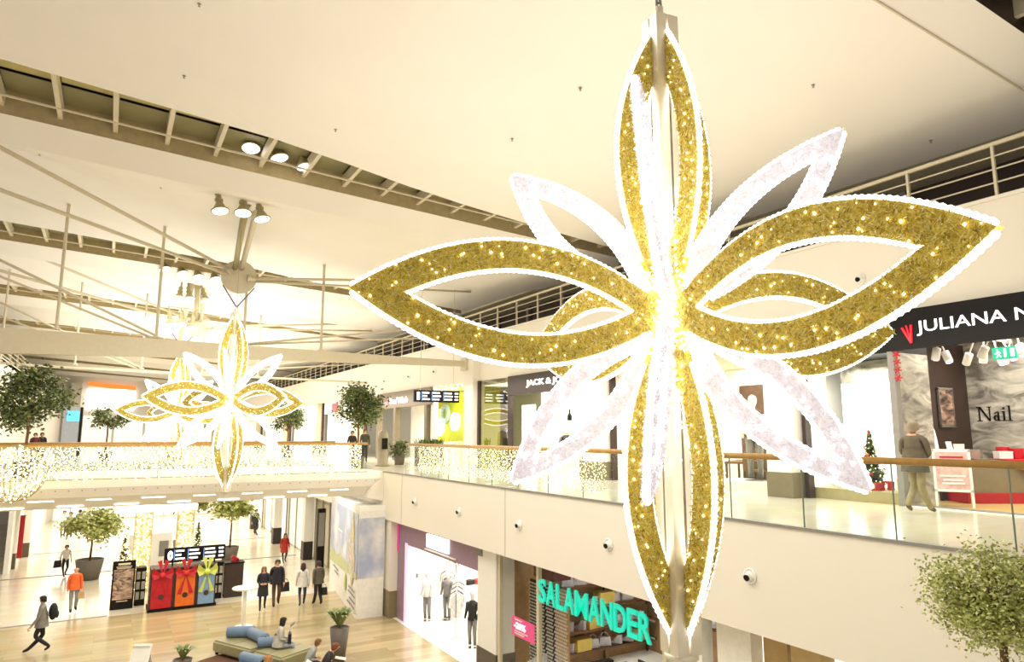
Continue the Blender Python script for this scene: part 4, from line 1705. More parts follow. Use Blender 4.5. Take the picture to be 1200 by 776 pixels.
# purple shop front
M_purple = mat('mauve_fascia', '9C7F93', 0.5, vary=.04)
t = thing('shop_portal', 'mauve shop portal with white light box in its band on the lower level', 'shop front', (10.1, 26.15, 0))
m = MB()
m.box(-.05, .25, -6.9, 0, 2.85, 3.66)
m.build('band', M_purple, t)
m = MB()
m.box(-.06, .3, -.75, 0, 0, 2.95)
m.build('jamb', M_purple, t)
m = MB()
m.box(-.07, .31, -.98, -.75, 0, 2.9)
m.build('jamb_edge', mat('pale_lilac', 'D9C8E4', .5, emit=.4), t)
m = MB()
m.box(-.12, -.05, -4.7, -2.9, 3.05, 3.5)
m.build('light_box', M_lightbox, t)
m = MB()
m.box(-.10, -.05, -5.2, -2.7, 2.93, 2.97)
m.build('ledge', M_white, t)
m = MB()
m.box(-.1, 0, -.1, .02, 2.5, 3.5)
m.build('pink_flag', mat('magenta_sign', 'D8509A', .5, emit=.2), t)
wallbox(9.9, 19, 9.9, 30.2, 0.012, 0.02, M_white, 'floor')
# clothes in the white shop
rack('clothes rack at the front of the white mauve-framed shop', (11.3, 23.4, .02), R(62), 2.2, 12, [0, 3, 0, 1, 7, 0, 3, 4], 'garments on the front rack of the white shop', 'pale garment on the front rack of the white shop')
rack('clothes rack in the middle of the white shop', (12.2, 26.2, .02), R(70), 2.4, 12, [0, 4, 3, 0, 2, 0], 'garments on the middle rack of the white shop', 'garment on the middle rack of the white shop')
rack('clothes rack near the column in the white shop', (11.7, 21.7, .02), R(62), 1.8, 10, [0, 3, 0, 5, 0, 1, 3], 'garments on the rack by the white column', 'garment on the rack by the white column')
rack('clothes rack deep inside the white shop', (13.6, 28.8, .02), R(60), 2.4, 10, [0, 3, 7, 1, 0], 'garments on the deep rack of the white shop', 'garment on the rack deep in the white shop')
m = MB()
m.box(-.03, .03, -.22, .22, 0, 1.1)
o = m.build('red_banner', mat('red_orange_banner', 'E0563A', .5), None, False, (12.2, 30.0, 1.1))
tag(o, 'small red banner hanging deep in the white shop', 'banner')
for i, (x, y, lb, c) in enumerate(((10.9, 25.2, 'mannequin in a white dotted dress at the front of the white shop', 0), (10.9, 21.4, 'mannequin in a dark jacket near the column of the white shop', 4), (11.6, 24.9, 'mannequin in a grey coat among the racks of the white shop', 2))):
    s_ = mannequin(lb, (x, y, .02), R(-60), 1.8, GARM[c])
    s_['group'] = 'mannequins of the white shop'
for i, (x, y) in enumerate(((11.3, 20.3), (13.4, 26.6), (12.2, 29.0))):
    t = thing('display_table', ['white display table by the column of the white shop', 'white display table between the clothes racks', 'white display table at the back of the white shop'][i], 'table', (x, y, .02))
    m = MB()
    m.box(-.6, .6, -.4, .4, .72, .78)
    m.build('tabletop', M_white, t)
    for a in (-.55, .55):
        for b in (-.35, .35):
            m = MB()
            m.box(a - .03, a + .03, b - .03, b + .03, 0, .72)
            m.build('leg', M_white, t)
    for k in range(3):
        m = MB()
        for q in range(3):
            m.cbox((0, 0, .03 + .06 * q), (.32, .26, .055), (0, 0, .15 * q))
        o = m.build('folded_clothes', GARM[(i * 3 + k) % 8], None, False, (x - .38 + .38 * k, y, .805))
        tag(o, 'pile of folded clothes, %s on %s' % (['left end', 'middle', 'right end'][k], ['the table by the column', 'the table between the racks', 'the table at the back'][i]), 'clothes', 'folded clothes in the white shop')

# ---- shoe shop
t = thing('shop_window', 'tall shoe shop window with cream mullions under the slab', 'window', (10.05, 18.05, 0))
for y in (-.06, -2.15, -6.95):
    m = MB()
    m.box(-.04, .06, y - .06, y + .06, .0, 3.66)
    m.build('mullion', M_steel, t)
for a, b in ((-.12, -2.09), (-2.21, -6.89)):
    m = MB()
    m.box(0, .012, b, a, .06, 3.62)
    m.build('glass_pane', M_shopglass, t)
t = thing('shop_sign', 'row of turquoise block letters reading SALAMANDER in front of the shoe shop', 'sign', (9.86, 15.62, 2.74))
full = 'SALAMANDER'
wid = {'S': .82, 'A': 1.0, 'L': .78, 'M': 1.25, 'N': 1.05, 'D': 1.02, 'E': .82, 'R': .92}
tot = sum(wid[c] for c in full)
u = 0.0
for c in full:
    w_ = 4.33 * wid[c] / tot
    text('letter', c, M_teal, (0, -u - .02, 0), w_ * .90, .58, ROT_NEGX, t, .05, bold=.015)
    u += w_
for z in (.12, .46):
    m = MB()
    m.box(.06, .08, -4.35, 0, z - .012, z + .012)
    m.build('mounting_bar', M_grey, t)
# pink sale card
t = thing('sale_card', 'pink sale card reading -20% inside the shoe shop window', 'card', (10.12, 17.42, 1.48))
m = MB()
m.box(0, .015, -1.18, 0, 0, .50)
m.build('card', mat('hot_pink', 'E8528E', .5, emit=.25), t)
text('lettering', '-20%', M_letter, (-.006, -.12, .20), .62, .17, ROT_NEGX, t, .006, bold=.03)
for i, (z, w_) in enumerate(((.12, .7), (.06, .5), (.42, .4))):
    m = MB()
    m.box(-.008, 0, -.15 - w_, -.15, z, z + .03)
    m.build('text_line', M_white, t)
m = MB()
m.box(0, .03, -.3, 0, 0, .16)
tag(m.build('exit_sign', mat('exit_green2', '2E9C6A', .4, emit=.4), None, False, (13.2, 19.6 - 1.4, 2.45)), 'small green exit sign deep in the shoe shop', 'sign')
# interior
M_tanwall = mat('tan_wall', 'A8835A', .6, vary=.1)
wallbox(15.8, 16.0, 9.9, 18.35, 0, 3.6, M_tanwall)
wallbox(10.4, 15.8, 9.95, 18.3, 3.50, 3.655, mat('dark_red_ceiling', '4A2A22', .6, vary=.2), 'ceiling')
t = thing('hanging_case', 'dark red hanging case under the shoe shop ceiling', 'case', (11.2, 17.0, 2.95))
m = MB()
m.box(-.3, .3, -.5, .5, 0, .5)
m.build('body', mat('oxblood', '5A1A18', .5), t)
m = MB()
m.box(-.32, .32, -.52, .52, .5, .54)
m.build('top', M_dark, t)
# dotted screens made of small white tabs on black frames
for i, (x, y0, y1, lb) in enumerate(((11.2, 17.35, 18.2, 'dark screen of white dots left of the cream mullion'), (11.2, 16.9, 17.3, 'dark screen of white dots right of the cream mullion'), (11.2, 16.2, 16.85, 'tan screen of white dots right of the cream mullion'))):
    t = thing('dotted_screen', lb, 'screen', (x, y0, .02))
    m = MB()
    m.box(0, .04, 0, y1 - y0, .2, 2.7)
    m.build('panel', M_dark if i < 2 else M_tanwall, t)
    d_ = MB()
    ny = int((y1 - y0) / .09)
    for a in range(ny):
        for b in range(26):
            yy = .05 + a * .09 + (.045 if b % 2 else 0)
            d_.box(-.03, 0, yy, yy + .042, .28 + b * .092, .28 + b * .092 + .045)
    d_.build('tabs', M_white, t)['kind'] = 'stuff'
# shelves, shoes and bags
lilac = mat('pale_leather', 'DAD6DA', .45, vary=.12, scale=14)
yel = mat('yellow_box', 'E3C763', .55, vary=.05)
shoe = MB()
shoe.prism([(-.14, 0), (.15, 0), (.16, .04), (.08, .07), (.0, .13), (-.04, .2), (-.14, .2)], -.045, .045, 'xz')
shoe_me = shoe.mesh('shoe', lilac)
bag = MB()
bag.prism([(-.2, 0), (.2, 0), (.16, .26), (-.16, .26)], -.07, .07, 'yz')
bag.tube([(0, .12 * math.cos(a), .26 + .12 * math.sin(a)) for a in [PI * k / 8 for k in range(9)]], .012, 5)
bag_me = bag.mesh('bag', lilac)
boxm = MB()
boxm.box(-.2, .2, -.28, .28, 0, .34)
box_me = boxm.mesh('box', yel)
shelves = [('low brown shelf along the side wall of the shoe shop', 12.1, 15.7, 17.95, .52, .45), ('dark brown shelf along the side wall, under the turquoise letters', 12.1, 15.7, 17.95, 1.12, .5),
           ('upper shelf along the side wall of the shoe shop', 12.1, 15.7, 17.95, 1.78, .42), ('top shelf under the ceiling of the shoe shop', 12.1, 15.7, 17.95, 2.42, .42),
           ('back shelf facing the window of the shoe shop', 10.6, 15.4, 15.5, 1.5, .45)]
where = ['on the low side shelf', 'on the dark middle side shelf', 'on the upper side shelf', 'on the top side shelf', 'on the back shelf']
for i, (lb, u0, u1, v, z, d) in enumerate(shelves):
    back = i == 4
    t = thing('wall_shelf', lb, 'shelf', (v if back else (u0 + u1) / 2, (u0 + u1) / 2 if back else v, 0), R(90) if back else 0)
    L = u1 - u0
    m = MB()
    m.box(-L / 2, L / 2, -d / 2, d / 2, z - .06, z)
    m.build('board', M_brown, t)
    for k in range(3):
        m = MB()
        xx = -L / 2 + .05 + k * (L / 2 - .05)
        m.box(xx - .02, xx + .02, d / 2 - .05, d / 2, .021 if i < 2 else z - .3, z - .06)
        m.build('bracket', M_dark, t)
    u = u0 + .28
    k = 0
    while u < u1 - .2:
        kind = (k * 7 + i * 3) % 5
        me_, nm, ct, gr, lab = ((shoe_me, 'shoe', 'shoe', 'pale shoes ', 'pale shoe displayed ') if kind in (0, 3) else (bag_me, 'handbag', 'bag', 'pale handbags ', 'pale handbag displayed ') if kind in (1, 4) else (box_me, 'display_box', 'box', 'yellow display boxes ', 'yellow display box standing '))
        o = obj(nm, me_, None, (v, u, z + .001) if back else (u, v, z + .001), (0, 0, (0 if back else PI / 2) + rnd.uniform(-.4, .4)))
        if kind in (0, 3):
            o.rotation_euler.z += R(40)
            o.scale = (1.3, 1.3, 1.3)
        tag(o, '%s%s, %s from left' % (lab, where[i], ORD[k]), ct, gr + where[i])
        u += .46
        k += 1
t = thing('cash_desk', 'dark brown cash desk with papers in the shoe shop', 'counter', (11.6, 13.6, .02))
m = MB()
m.box(-.5, .5, -1.3, 1.3, 0, 1.0)
m.build('body', mat('red_brown_wood', '5A3020', .4, vary=.15), t)
m = MB()
m.box(-.55, .55, -1.35, 1.35, 1.0, 1.08)
m.build('top', M_brown, t)
m = MB()
m.box(-.52, .1, 1.3, 1.5, 0, 1.2)
m.build('side_panel', M_dark, t)
for i, (x, y, s_, c) in enumerate(((11.5, 14.4, .3, lilac), (11.7, 13.8, .26, M_dark), (11.5, 13.1, .3, M_white), (11.6, 12.6, .2, M_grey))):
    m = MB()
    m.cbox((0, 0, .06), (s_, s_ * 1.1, .12), (0, 0, i))
    if i == 1:
        m.cbox((.05, 0, .25), (.04, .3, .26), (0, R(-12), 0))
    tag(m.build(('shoe_carton', 'till_screen', 'paper_stack', 'grey_tray')[i], c, None, False, (x, y, 1.105)), ['pale shoe carton on the left of the cash desk', 'black till with screen on the cash desk', 'white stack of paper on the cash desk', 'small grey tray at the right of the cash desk'][i], ('carton', 'till', 'paper', 'tray')[i])
t = thing('window_table', 'white display table with pale shoes behind the pink sale card', 'table', (11.0, 16.9, .02))
m = MB()
m.lathe([(.7, .55), (.7, .62)], (0, 0, 0), 20)
m.build('tabletop', M_white, t)
m = MB()
m.lathe([(.3, 0), (.06, .03), (.06, .55)], (0, 0, 0), 12)
m.build('leg', M_white, t)
for i in range(5):
    a = i * 1.26
    o = obj('shoe', shoe_me, None, (11.0 + .45 * math.cos(a), 16.9 + .45 * math.sin(a), .645), (0, 0, a))
    tag(o, 'pale shoe on the round white display table, %s in the ring' % ORD[i], 'shoe', 'pale shoes on the round table')
# ---- columns and panels right of the star foot
for i, (y0, y1, c, x) in enumerate(((10.1, 10.85, 'FAF6EC', 10.05), (8.95, 9.75, 'F5F1E6', 10.1), (8.3, 8.8, 'B89C66', 10.25), (7.55, 8.15, 'C4AA74', 10.15), (6.4, 7.0, '9C7A4A', 10.2))):
    m = MB()
    m.box(x, x + .3, y0, y1, 0, 3.66)
    struct(m.build('trim_%d' % (42 + i), mat('lower_panel_%d' % i, c, .5)))
t = thing('dark_shop_front', 'dark framed shop front at the lower right edge of the slab', 'shop front', (10.2, 5.0, 0))
m = MB()
m.box(0, .2, -4, 1.3, 3.0, 3.62)
m.build('board', M_dark, t)
m = MB()
m.box(.05, .07, -4, 1.3, .1, 3.0)
m.build('glass_pane', M_shopglass, t)
m = MB()
m.box(11.5, 12.4, 7.6, 9.2, .02, 1.2)
tag(m.build('grey_cabinet', M_grey), 'low grey cabinet behind the tan columns', 'cabinet')

# ================================================================ ADVERTISING WALL under the bridge
def sky_print(name):
    m = bpy.data.materials.new(name)
    m.use_nodes = True
    nt = m.node_tree
    b = nt.nodes['Principled BSDF']
    b.inputs['Roughness'].default_value = 0.45
    tc = nt.nodes.new('ShaderNodeTexCoord')
    n = nt.nodes.new('ShaderNodeTexNoise')
    n.inputs['Scale'].default_value = 0.8
    n.inputs['Detail'].default_value = 6
    r = nt.nodes.new('ShaderNodeValToRGB')
    r.color_ramp.elements[0].position = .45
    r.color_ramp.elements[1].position = .66
    r.color_ramp.elements[0].color = hx('A9B4CC') + (1,)
    r.color_ramp.elements[1].color = hx('EDE9E6') + (1,)
    nt.links.new(tc.outputs['Object'], n.inputs['Vector'])
    nt.links.new(n.outputs['Fac'], r.inputs['Fac'])
    nt.links.new(r.outputs['Color'], b.inputs['Base Color'])
    return m


M_sky = sky_print('printed_sky')
t = thing('advertising_wall', 'tall advertising wall with printed cloudy sky under the right end of the bridge', 'hoarding', (8.6, 26.65, 0))
m = MB()
m.prism([(0, 0), (1.06, 0), (1.06, 3.5), (1.9, 3.5), (1.9, 7.2), (.95, 7.2)], 0, 4.02, 'xy')
m.build('board', mat('hoarding_white', 'EFEBE2', .5), t)
m = MB()
m.box(.02, 1.04, -.02, 0, 1.5, 3.75)
m.build('front_print', M_sky, t)
# left face runs from (0,0) to (.95,7.2)
dl = Vector((.95, 7.2, 0)).normalized()
nl = Vector((-dl.y, dl.x, 0))
def on_left(u, z, off=.02):
    p = dl * u + nl * off
    return (p.x, p.y, z)
m = MB()
m.add([on_left(.02, 1.45), on_left(7.2, 1.1), on_left(7.2, 3.85), on_left(.02, 3.9)], [(3, 2, 1, 0)])
m.build('side_print', M_sky, t)
m = MB()
pts = [(7.2, 1.1), (7.2, 1.45), (6.2, 1.75), (5.2, 1.6), (4.2, 1.85), (3.2, 1.7), (2.2, 1.75), (1.2, 1.62), (.02, 1.7), (.02, 1.45)]
m.add([on_left(a, b, .03) for a, b in pts], [tuple(range(len(pts)))])
m.build('meadow_print', mat('printed_meadow', 'C2C48E', .5, vary=.2), t)
# printed girl jumping with long hair
m = MB()
girl = [(1.05, 1.0), (1.45, 1.35), (1.9, 1.9), (2.1, 2.5), (1.75, 3.05), (1.3, 3.15), (.85, 2.9), (.45, 2.2), (.55, 1.6)]
m.add([on_left(a, b, .035) for a, b in girl], [tuple(range(len(girl)))])
m.build('figure_print', mat('printed_dress', 'CBBFA8', .5, vary=.35, scale=5), t)
m = MB()
hair = [(.75, 2.9), (1.3, 2.9), (1.25, 3.4), (1.05, 3.9), (.85, 3.4)]
m.add([on_left(a, b, .04) for a, b in hair], [tuple(range(len(hair)))])
m.build('hair_print', mat('printed_blond', 'DACB78', .5, vary=.2), t)
m = MB()
drop = [(2.55, .55), (2.75, .75), (2.7, 1.05), (2.5, 1.3), (2.3, 1.0), (2.3, .7)]
m.add([on_left(a, b, .035) for a, b in drop], [tuple(range(len(drop)))])
m.build('leaf_emblem', mat('printed_lime', 'A9B83E', .5), t)
for i, (u, z, w_) in enumerate(((4.4, 1.0, 1.6), (4.4, .82, 1.2), (.3, .9, 1.4), (.2, .72, 1.6), (.2, .5, 1.3), (.25, .3, 1.7), (3.6, 2.75, 2.4))):
    m = MB()
    m.add([on_left(u, z, .035), on_left(u + w_, z, .035), on_left(u + w_, z + .07, .035), on_left(u, z + .07, .035)], [(3, 2, 1, 0)])
    m.build('text_line', M_grey if i < 6 else M_white, t)
t2 = MB()
t2.prism([(0, 0), (1.06, 0), (1.9, 3.5), (1.9, 7.2), (.95, 7.2)], 4.02, 4.2, 'xy')
t2.build('top_cover', M_white, t)

# ================================================================ LOWER CONCOURSE
# kiosk with three gift boxes
t = thing('gift_kiosk', 'dark kiosk counter with red, orange and blue gift-wrapped panels', 'kiosk', (1.81, 31.74, .016))
m = MB()
m.box(0, 2.42, .04, 1.1, 0, 1.62)
m.build('body', M_darkbrown, t)
m = MB()
m.box(-.05, 2.47, -.04, 1.15, 0, .10)
m.build('plinth', M_dark, t)
for i, (a, b, c) in enumerate(((.04, .78, M_red), (.92, 1.62, M_orange), (1.76, 2.36, M_blue))):
    m = MB()
    m.box(a, b, -.03, .04, .12, 1.50)
    m.build('gift_panel', c, t)
    bw = (M_red, M_red, mat('lime_ribbon', 'C5CE54', .5))[i]
    cx = (a + b) / 2
    q = MB()
    for sg in (-1, 1):
        q.add([(cx, -.06, 1.35), (cx + sg * .34, -.1, 1.72), (cx + sg * .40, -.02, 1.45), (cx + sg * .30, -.1, 1.22)], [(0, 1, 2, 3)])
        q.add([(cx, -.05, 1.35), (cx + sg * .22, -.12, 1.95), (cx + sg * .05, -.02, 1.98)], [(0, 1, 2)])
        q.add([(cx, -.06, 1.35), (cx + sg * .30, -.09, .62), (cx + sg * .14, -.07, .58)], [(0, 1, 2)])
    q.ball((cx, -.08, 1.38), .12, 10, 8)
    q.build('bow', bw, t)
    q = MB()
    q.tube([(cx, -.03, .55), (cx, -.05, .55)], .10, 14)
    q.build('seal', M_darkbrown, t)
t = thing('level_sign', 'x', 'sign')
bpy.data.objects.remove(t)
level_sign('black direction sign with a white 0 over the gift kiosk', (2.27, 32.4, 1.76), '0', 2.33, .58, None)
for i, x in enumerate((2.6, 4.2)):
    m = MB()
    m.box(x - .03, x + .03, 32.36, 32.42, 1.62, 1.775)
    tag(m.build('sign_bracket', M_dark), ['left dark bracket under the direction sign', 'right dark bracket under the direction sign'][i], 'bracket')
# poster panel
t = thing('poster_stand', 'tall black stand with a beauty poster left of the kiosk', 'poster', (.47, 32.95, .016))
m = MB()
m.box(0, .82, -.05, .05, 0, 1.88)
m.build('frame', M_dark, t)
m = MB()
m.box(.06, .76, -.06, -.05, .38, 1.55)
m.build('print', swirl_mat('beauty_print', '3A2F2C', 'D9B79C', 2.5), t)
for i, (z, w_) in enumerate(((1.72, .44), (1.64, .56), (1.58, .50), (.30, .4))):
    m = MB()
    m.box(.41 - w_ / 2, .41 + w_ / 2, -.064, -.05, z, z + (.08 if i == 0 else .03))
    m.build('text_line', mat('print_cream', 'D8C9A8', .5), t)
# dark display units of the kiosk island
for i, (x0, x1, y, h, lb) in enumerate(((1.34, 1.72, 33.3, 1.5, 'dark display unit with small shelves right of the poster stand'), (4.3, 4.66, 33.0, 1.52, 'dark shelf unit with pale cards right of the gift kiosk'))):
    t = thing('display_unit', lb, 'display unit', (x0, y, 0.001))
    w_ = x1 - x0
    m = MB()
    m.box(0, w_, 0, .5, 0, h)
    m.build('cabinet', M_dark, t)
    for k in range(3):
        for q in range(2):
            m = MB()
            m.box(.03 + q * w_ / 2, w_ / 2 - .03 + q * w_ / 2, -.02, 0, .25 + k * .4, .55 + k * .4)
            m.build('panel', mat('dull_card', 'B9AFA2', .5, vary=.2), t)
t = thing('kiosk_counter', 'dark brown square counter with a red item on top', 'counter', (4.74, 32.93, .001))
m = MB()
m.box(0, .75, 0, .6, 0, 1.40)
m.build('body', M_darkbrown, t)
m = MB()
m.box(-.03, .78, -.03, .63, 1.40, 1.46)
m.build('top', M_dark, t)
m = MB()
m.cbox((0, 0, .13), (.32, .2, .12), (0, R(30), 0))
m.box(-.15, .15, -.1, .1, 0, .07)
tag(m.build('red_bag', M_red, None, False, (5.15, 33.2, 1.465)), 'small red bag lying on the square counter', 'bag')
# cosmetic shapes on the left kiosk unit
# illuminated gate
t = thing('light_gate', 'tall white gate covered with warm fairy lights behind the kiosk', 'gate', (1.25, 36.0, .001))
for a, b in ((0, .72), (1.72, 2.45)):
    m = MB()
    m.box(a, b, 0, .4, 0, 3.5)
    m.build('pillar', mat('gate_gauze', 'DCCB92', .7, vary=.12), t)
    bl = MB()
    for i in range(420):
        bl.octa((rnd.uniform(a + .05, b - .05), -.02, rnd.uniform(.1, 3.45)), rnd.uniform(.015, .03))
    bl.build('bulbs', M_bulb, t)['kind'] = 'stuff'
m = MB()
m.box(-.1, 2.55, -.05, .45, 3.5, 3.75)
m.build('lintel', M_lightbox, t)
xmas_tree('christmas_tree', 'small lit christmas tree left of the fairy light gate', (.95, 37.0, .001), 2.5, .62, 1500, 330, star_=False, bulb_r=.03, leaf=island_mat('needle_gold', [(0, '4A4A1E'), (1, 'A89A4A')], .6))
xmas_tree('christmas_tree', 'slim dark christmas tree right of the fairy light gate', (4.0, 37.0, .001), 2.8, .45, 1300, 60, star_=False, bulb_r=.03)
t = thing('white_booth', 'white booth seen through the fairy light gate', 'booth', (2.2, 42.5, .001))
m = MB()
m.box(-.9, 1.1, 0, 1.5, 0, 1.7)
m.build('body', M_white, t)
m = MB()
m.box(.5, .95, -.02, 0, .5, 1.3)
m.build('panel', M_grey, t)
# high white table
t = thing('bar_table', 'white round bar table on a slim column beside the ottomans', 'table', (4.73, 27.79, .012))
m = MB()
m.lathe([(.44, 1.33), (.46, 1.35), (.46, 1.38), (.44, 1.39)], (0, 0, 0), 24)
m.build('tabletop', M_white, t)
m = MB()
m.lathe([(.07, .03), (.065, 1.33)], (0, 0, 0), 12)
m.build('column', M_white, t, True)
m = MB()
m.lathe([(.32, 0), (.32, .02), (.1, .04)], (0, 0, 0), 20)
m.build('foot', M_white, t)
# seating island
m = MB()
m.lathe([(1.9, 0), (1.9, .012)], (4.1, 22.9, .013), 48)
tag(m.build('round_carpet', mat('brown_carpet', '6B4A34', .95, vary=.15, scale=40)), 'round brown carpet under the ottomans', 'carpet')
M_otto = mat('olive_leather', 'A39C74', .45, vary=.06)
M_bolster = mat('denim_blue_leather', '6E86A0', .5, vary=.06)


def ottoman(label, loc, rz, sx, sy, m_):
    t = thing('ottoman', label, 'ottoman', loc, rz)
    bm = bmesh.new()
    bmesh.ops.create_cube(bm, size=1)
    bmesh.ops.scale(bm, vec=(sx, sy, .36), verts=bm.verts)
    bmesh.ops.translate(bm, vec=(0, 0, .25), verts=bm.verts)
    bmesh.ops.bevel(bm, geom=bm.edges[:], offset=.06, segments=3, affect='EDGES')
    me = bpy.data.meshes.new('cushion')
    bm.to_mesh(me)
    bm.free()
    me.materials.append(m_)
    obj('cushion', me, t)
    for a in (-1, 1):
        for b in (-1, 1):
            m = MB()
            m.box(a * (sx / 2 - .12) - .04, a * (sx / 2 - .12) + .04, b * (sy / 2 - .12) - .04, b * (sy / 2 - .12) + .04, 0, .08)
            m.build('leg', M_dark, t)
    m = MB()
    m.box(-.006, .006, -sy / 2 + .06, sy / 2 - .06, .425, .434)
    m.build('seam', M_brown, t)
    return t


def bolster(label, loc, rz, L, r, m_):
    t = thing('bolster', label, 'bolster', loc, rz, 'blue bolsters on the ottomans')
    m = MB()
    m.tube([(-L / 2, 0, r), (-L / 2 + .02, 0, r), (L / 2 - .02, 0, r), (L / 2, 0, r)], [r * .93, r, r, r * .93], 18)
    m.build('roll', m_, t, True)
    for sg in (-1, 1):
        m = MB()
        m.tube([(sg * L / 2, 0, r), (sg * (L / 2 + .012), 0, r)], [r * .45, r * .4], 12)
        m.build('end_button', M_dark, t)
    return t


ottoman('olive leather ottoman at the left end of the seating island', (4.35, 24.35, .026), R(-62), 1.9, 1.35, M_otto)
ottoman('olive leather ottoman behind the reading woman', (5.15, 22.8, .026), R(-62), 1.3, 1.4, M_otto)
ottoman('olive leather ottoman under the two seated men', (5.45, 20.5, .026), R(-62), 1.6, 1.4, M_otto)
ottoman('blue leather ottoman in front of the reading woman', (4.0, 21.6, .026), R(-62), 1.4, 1.1, M_bolster)
bolster('blue bolster on the left olive ottoman, nearest the white table', (4.15, 24.75, .462), R(-25), .85, .17, M_bolster)
bolster('blue bolster with dark button ends on the left olive ottoman', (4.55, 24.0, .462), R(-75), 1.0, .17, M_bolster)
bolster('blue bolster beside the reading woman', (4.8, 23.2, .462), R(-10), .8, .15, M_bolster)
bolster('blue bolster in front of the reading woman', (4.0, 21.7, .462), R(-62), .9, .15, M_bolster)
# white leaflet stand and low plants at the bottom edge
m = MB()
m.cbox((0, 0, .30), (.55, .04, .62), (R(-28), 0, R(-25)))
m.cbox((.05, .16, .28), (.5, .03, .6), (R(24), 0, R(-25)))
tag(m.build('leaflet_stand', M_white, None, False, (1.30, 24.9, .015)), 'white folded leaflet stand at the bottom left edge', 'stand')
# far left lower shop front
t = thing('red_banner', 'long red vertical banner on the far left lower shop front', 'banner', (-3.85, 47.0, .3))
m = MB()
m.box(-.12, .12, -.04, .04, 0, 2.25)
m.build('cloth', M_red, t)
m = MB()
m.tube([(-.16, 0, 2.27), (.16, 0, 2.27)], .025, 6)
m.build('pole', M_grey, t)
for i, (x, y, c) in enumerate(((-4.0, 45.5, M_white), (-3.75, 49.5, M_wall))):
    m = MB()
    m.box(x - .25, x + .15, y - .2, y + .2, .8, 3.66)
    m.box(x - .25, x + .15, y - .2, y + .2, 0, .8, 1)
    struct(m.build('trim_%d' % (50 + i), [c, mat('dark_taupe_base', '5D5245')]))
for i, (x0, x1, c) in enumerate(((-3.6, -1.2, 'FBF4E8'), (-1.0, 2.4, 'F8EFE0'), (2.7, 6.2, 'FBF6EC'), (6.5, 10.4, 'F6EEDD'))):
    t = thing('storefront', ['bright glowing shop front at the far left of the lower hall', 'bright shop front at the end of the lower hall, behind the pot tree', 'bright shop front at the end of the lower hall, behind the gate', 'bright shop front at the end of the lower hall, right end'][i], 'shop front', ((x0 + x1) / 2, 67.9, 0))
    w_ = (x1 - x0) / 2
    m = MB()
    m.box(-w_, w_, -.1, 0, .1, 3.3)
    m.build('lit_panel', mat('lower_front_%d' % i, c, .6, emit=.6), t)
    m = MB()
    m.box(-w_ - .1, w_ + .1, -.2, 0, 3.3, 3.64)
    m.build('board', mat('front_board_%d' % i, ('D8D0C0', 'BFAE90', 'E0D8C8', 'C8B898')[i], .5), t)
    for q in (-w_, 0, w_):
        m = MB()
        m.box(q - .06, q + .06, -.16, 0, 0, 3.3)
        m.build('post', M_steel, t)
# right side of the lower hall: glass fronts and columns
for i, (y0, y1) in enumerate(((36.0, 40.3), (41.0, 47.0), (47.8, 55.0), (56, 67))):
    t = thing('shop_window', ['glass shop front right of the red-coated woman', 'bright glass shop front behind the red-coated woman', 'bright glass shop front further down on the right', 'farthest bright glass shop front on the right'][i], 'window', (10.5, y0, 0))
    m = MB()
    m.box(0, .08, 0, y1 - y0, .1, 3.2)
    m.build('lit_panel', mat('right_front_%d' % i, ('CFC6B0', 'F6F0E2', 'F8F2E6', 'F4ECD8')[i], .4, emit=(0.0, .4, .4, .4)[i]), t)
    n = 3
    for q in range(n + 1):
        m = MB()
        yy = (y1 - y0) * q / n
        m.box(-.06, .02, yy - .05, yy + .05, 0, 3.4)
        m.build('mullion', M_olive, t)
for i, (x, y) in enumerate(((9.9, 40.6), (9.6, 47.4), (9.6, 55.5))):
    root = bpy.data.objects.new('trim_%d' % (55 + i), None)
    COL.objects.link(root)
    struct(root)
    m = MB()
    m.box(x - .05, x + .45, y - .3, y + .3, 1.0, 3.66)
    m.build('shaft', M_white, root)
    m = MB()
    m.box(x - .06, x + .46, y - .31, y + .31, 0, 1.0)
    m.build('column_base', mat('black_base', '2C2420', .5), root)
t = thing('black_post_screen', 'dark display column beside the advertising wall', 'screen', (9.75, 37.2, .001))
m = MB()
m.box(0, .4, -.12, .12, 0, 3.1)
m.build('body', M_dark, t)
m = MB()
m.box(.04, .36, -.14, -.12, 1.2, 2.9)
m.build('face', M_grey, t)
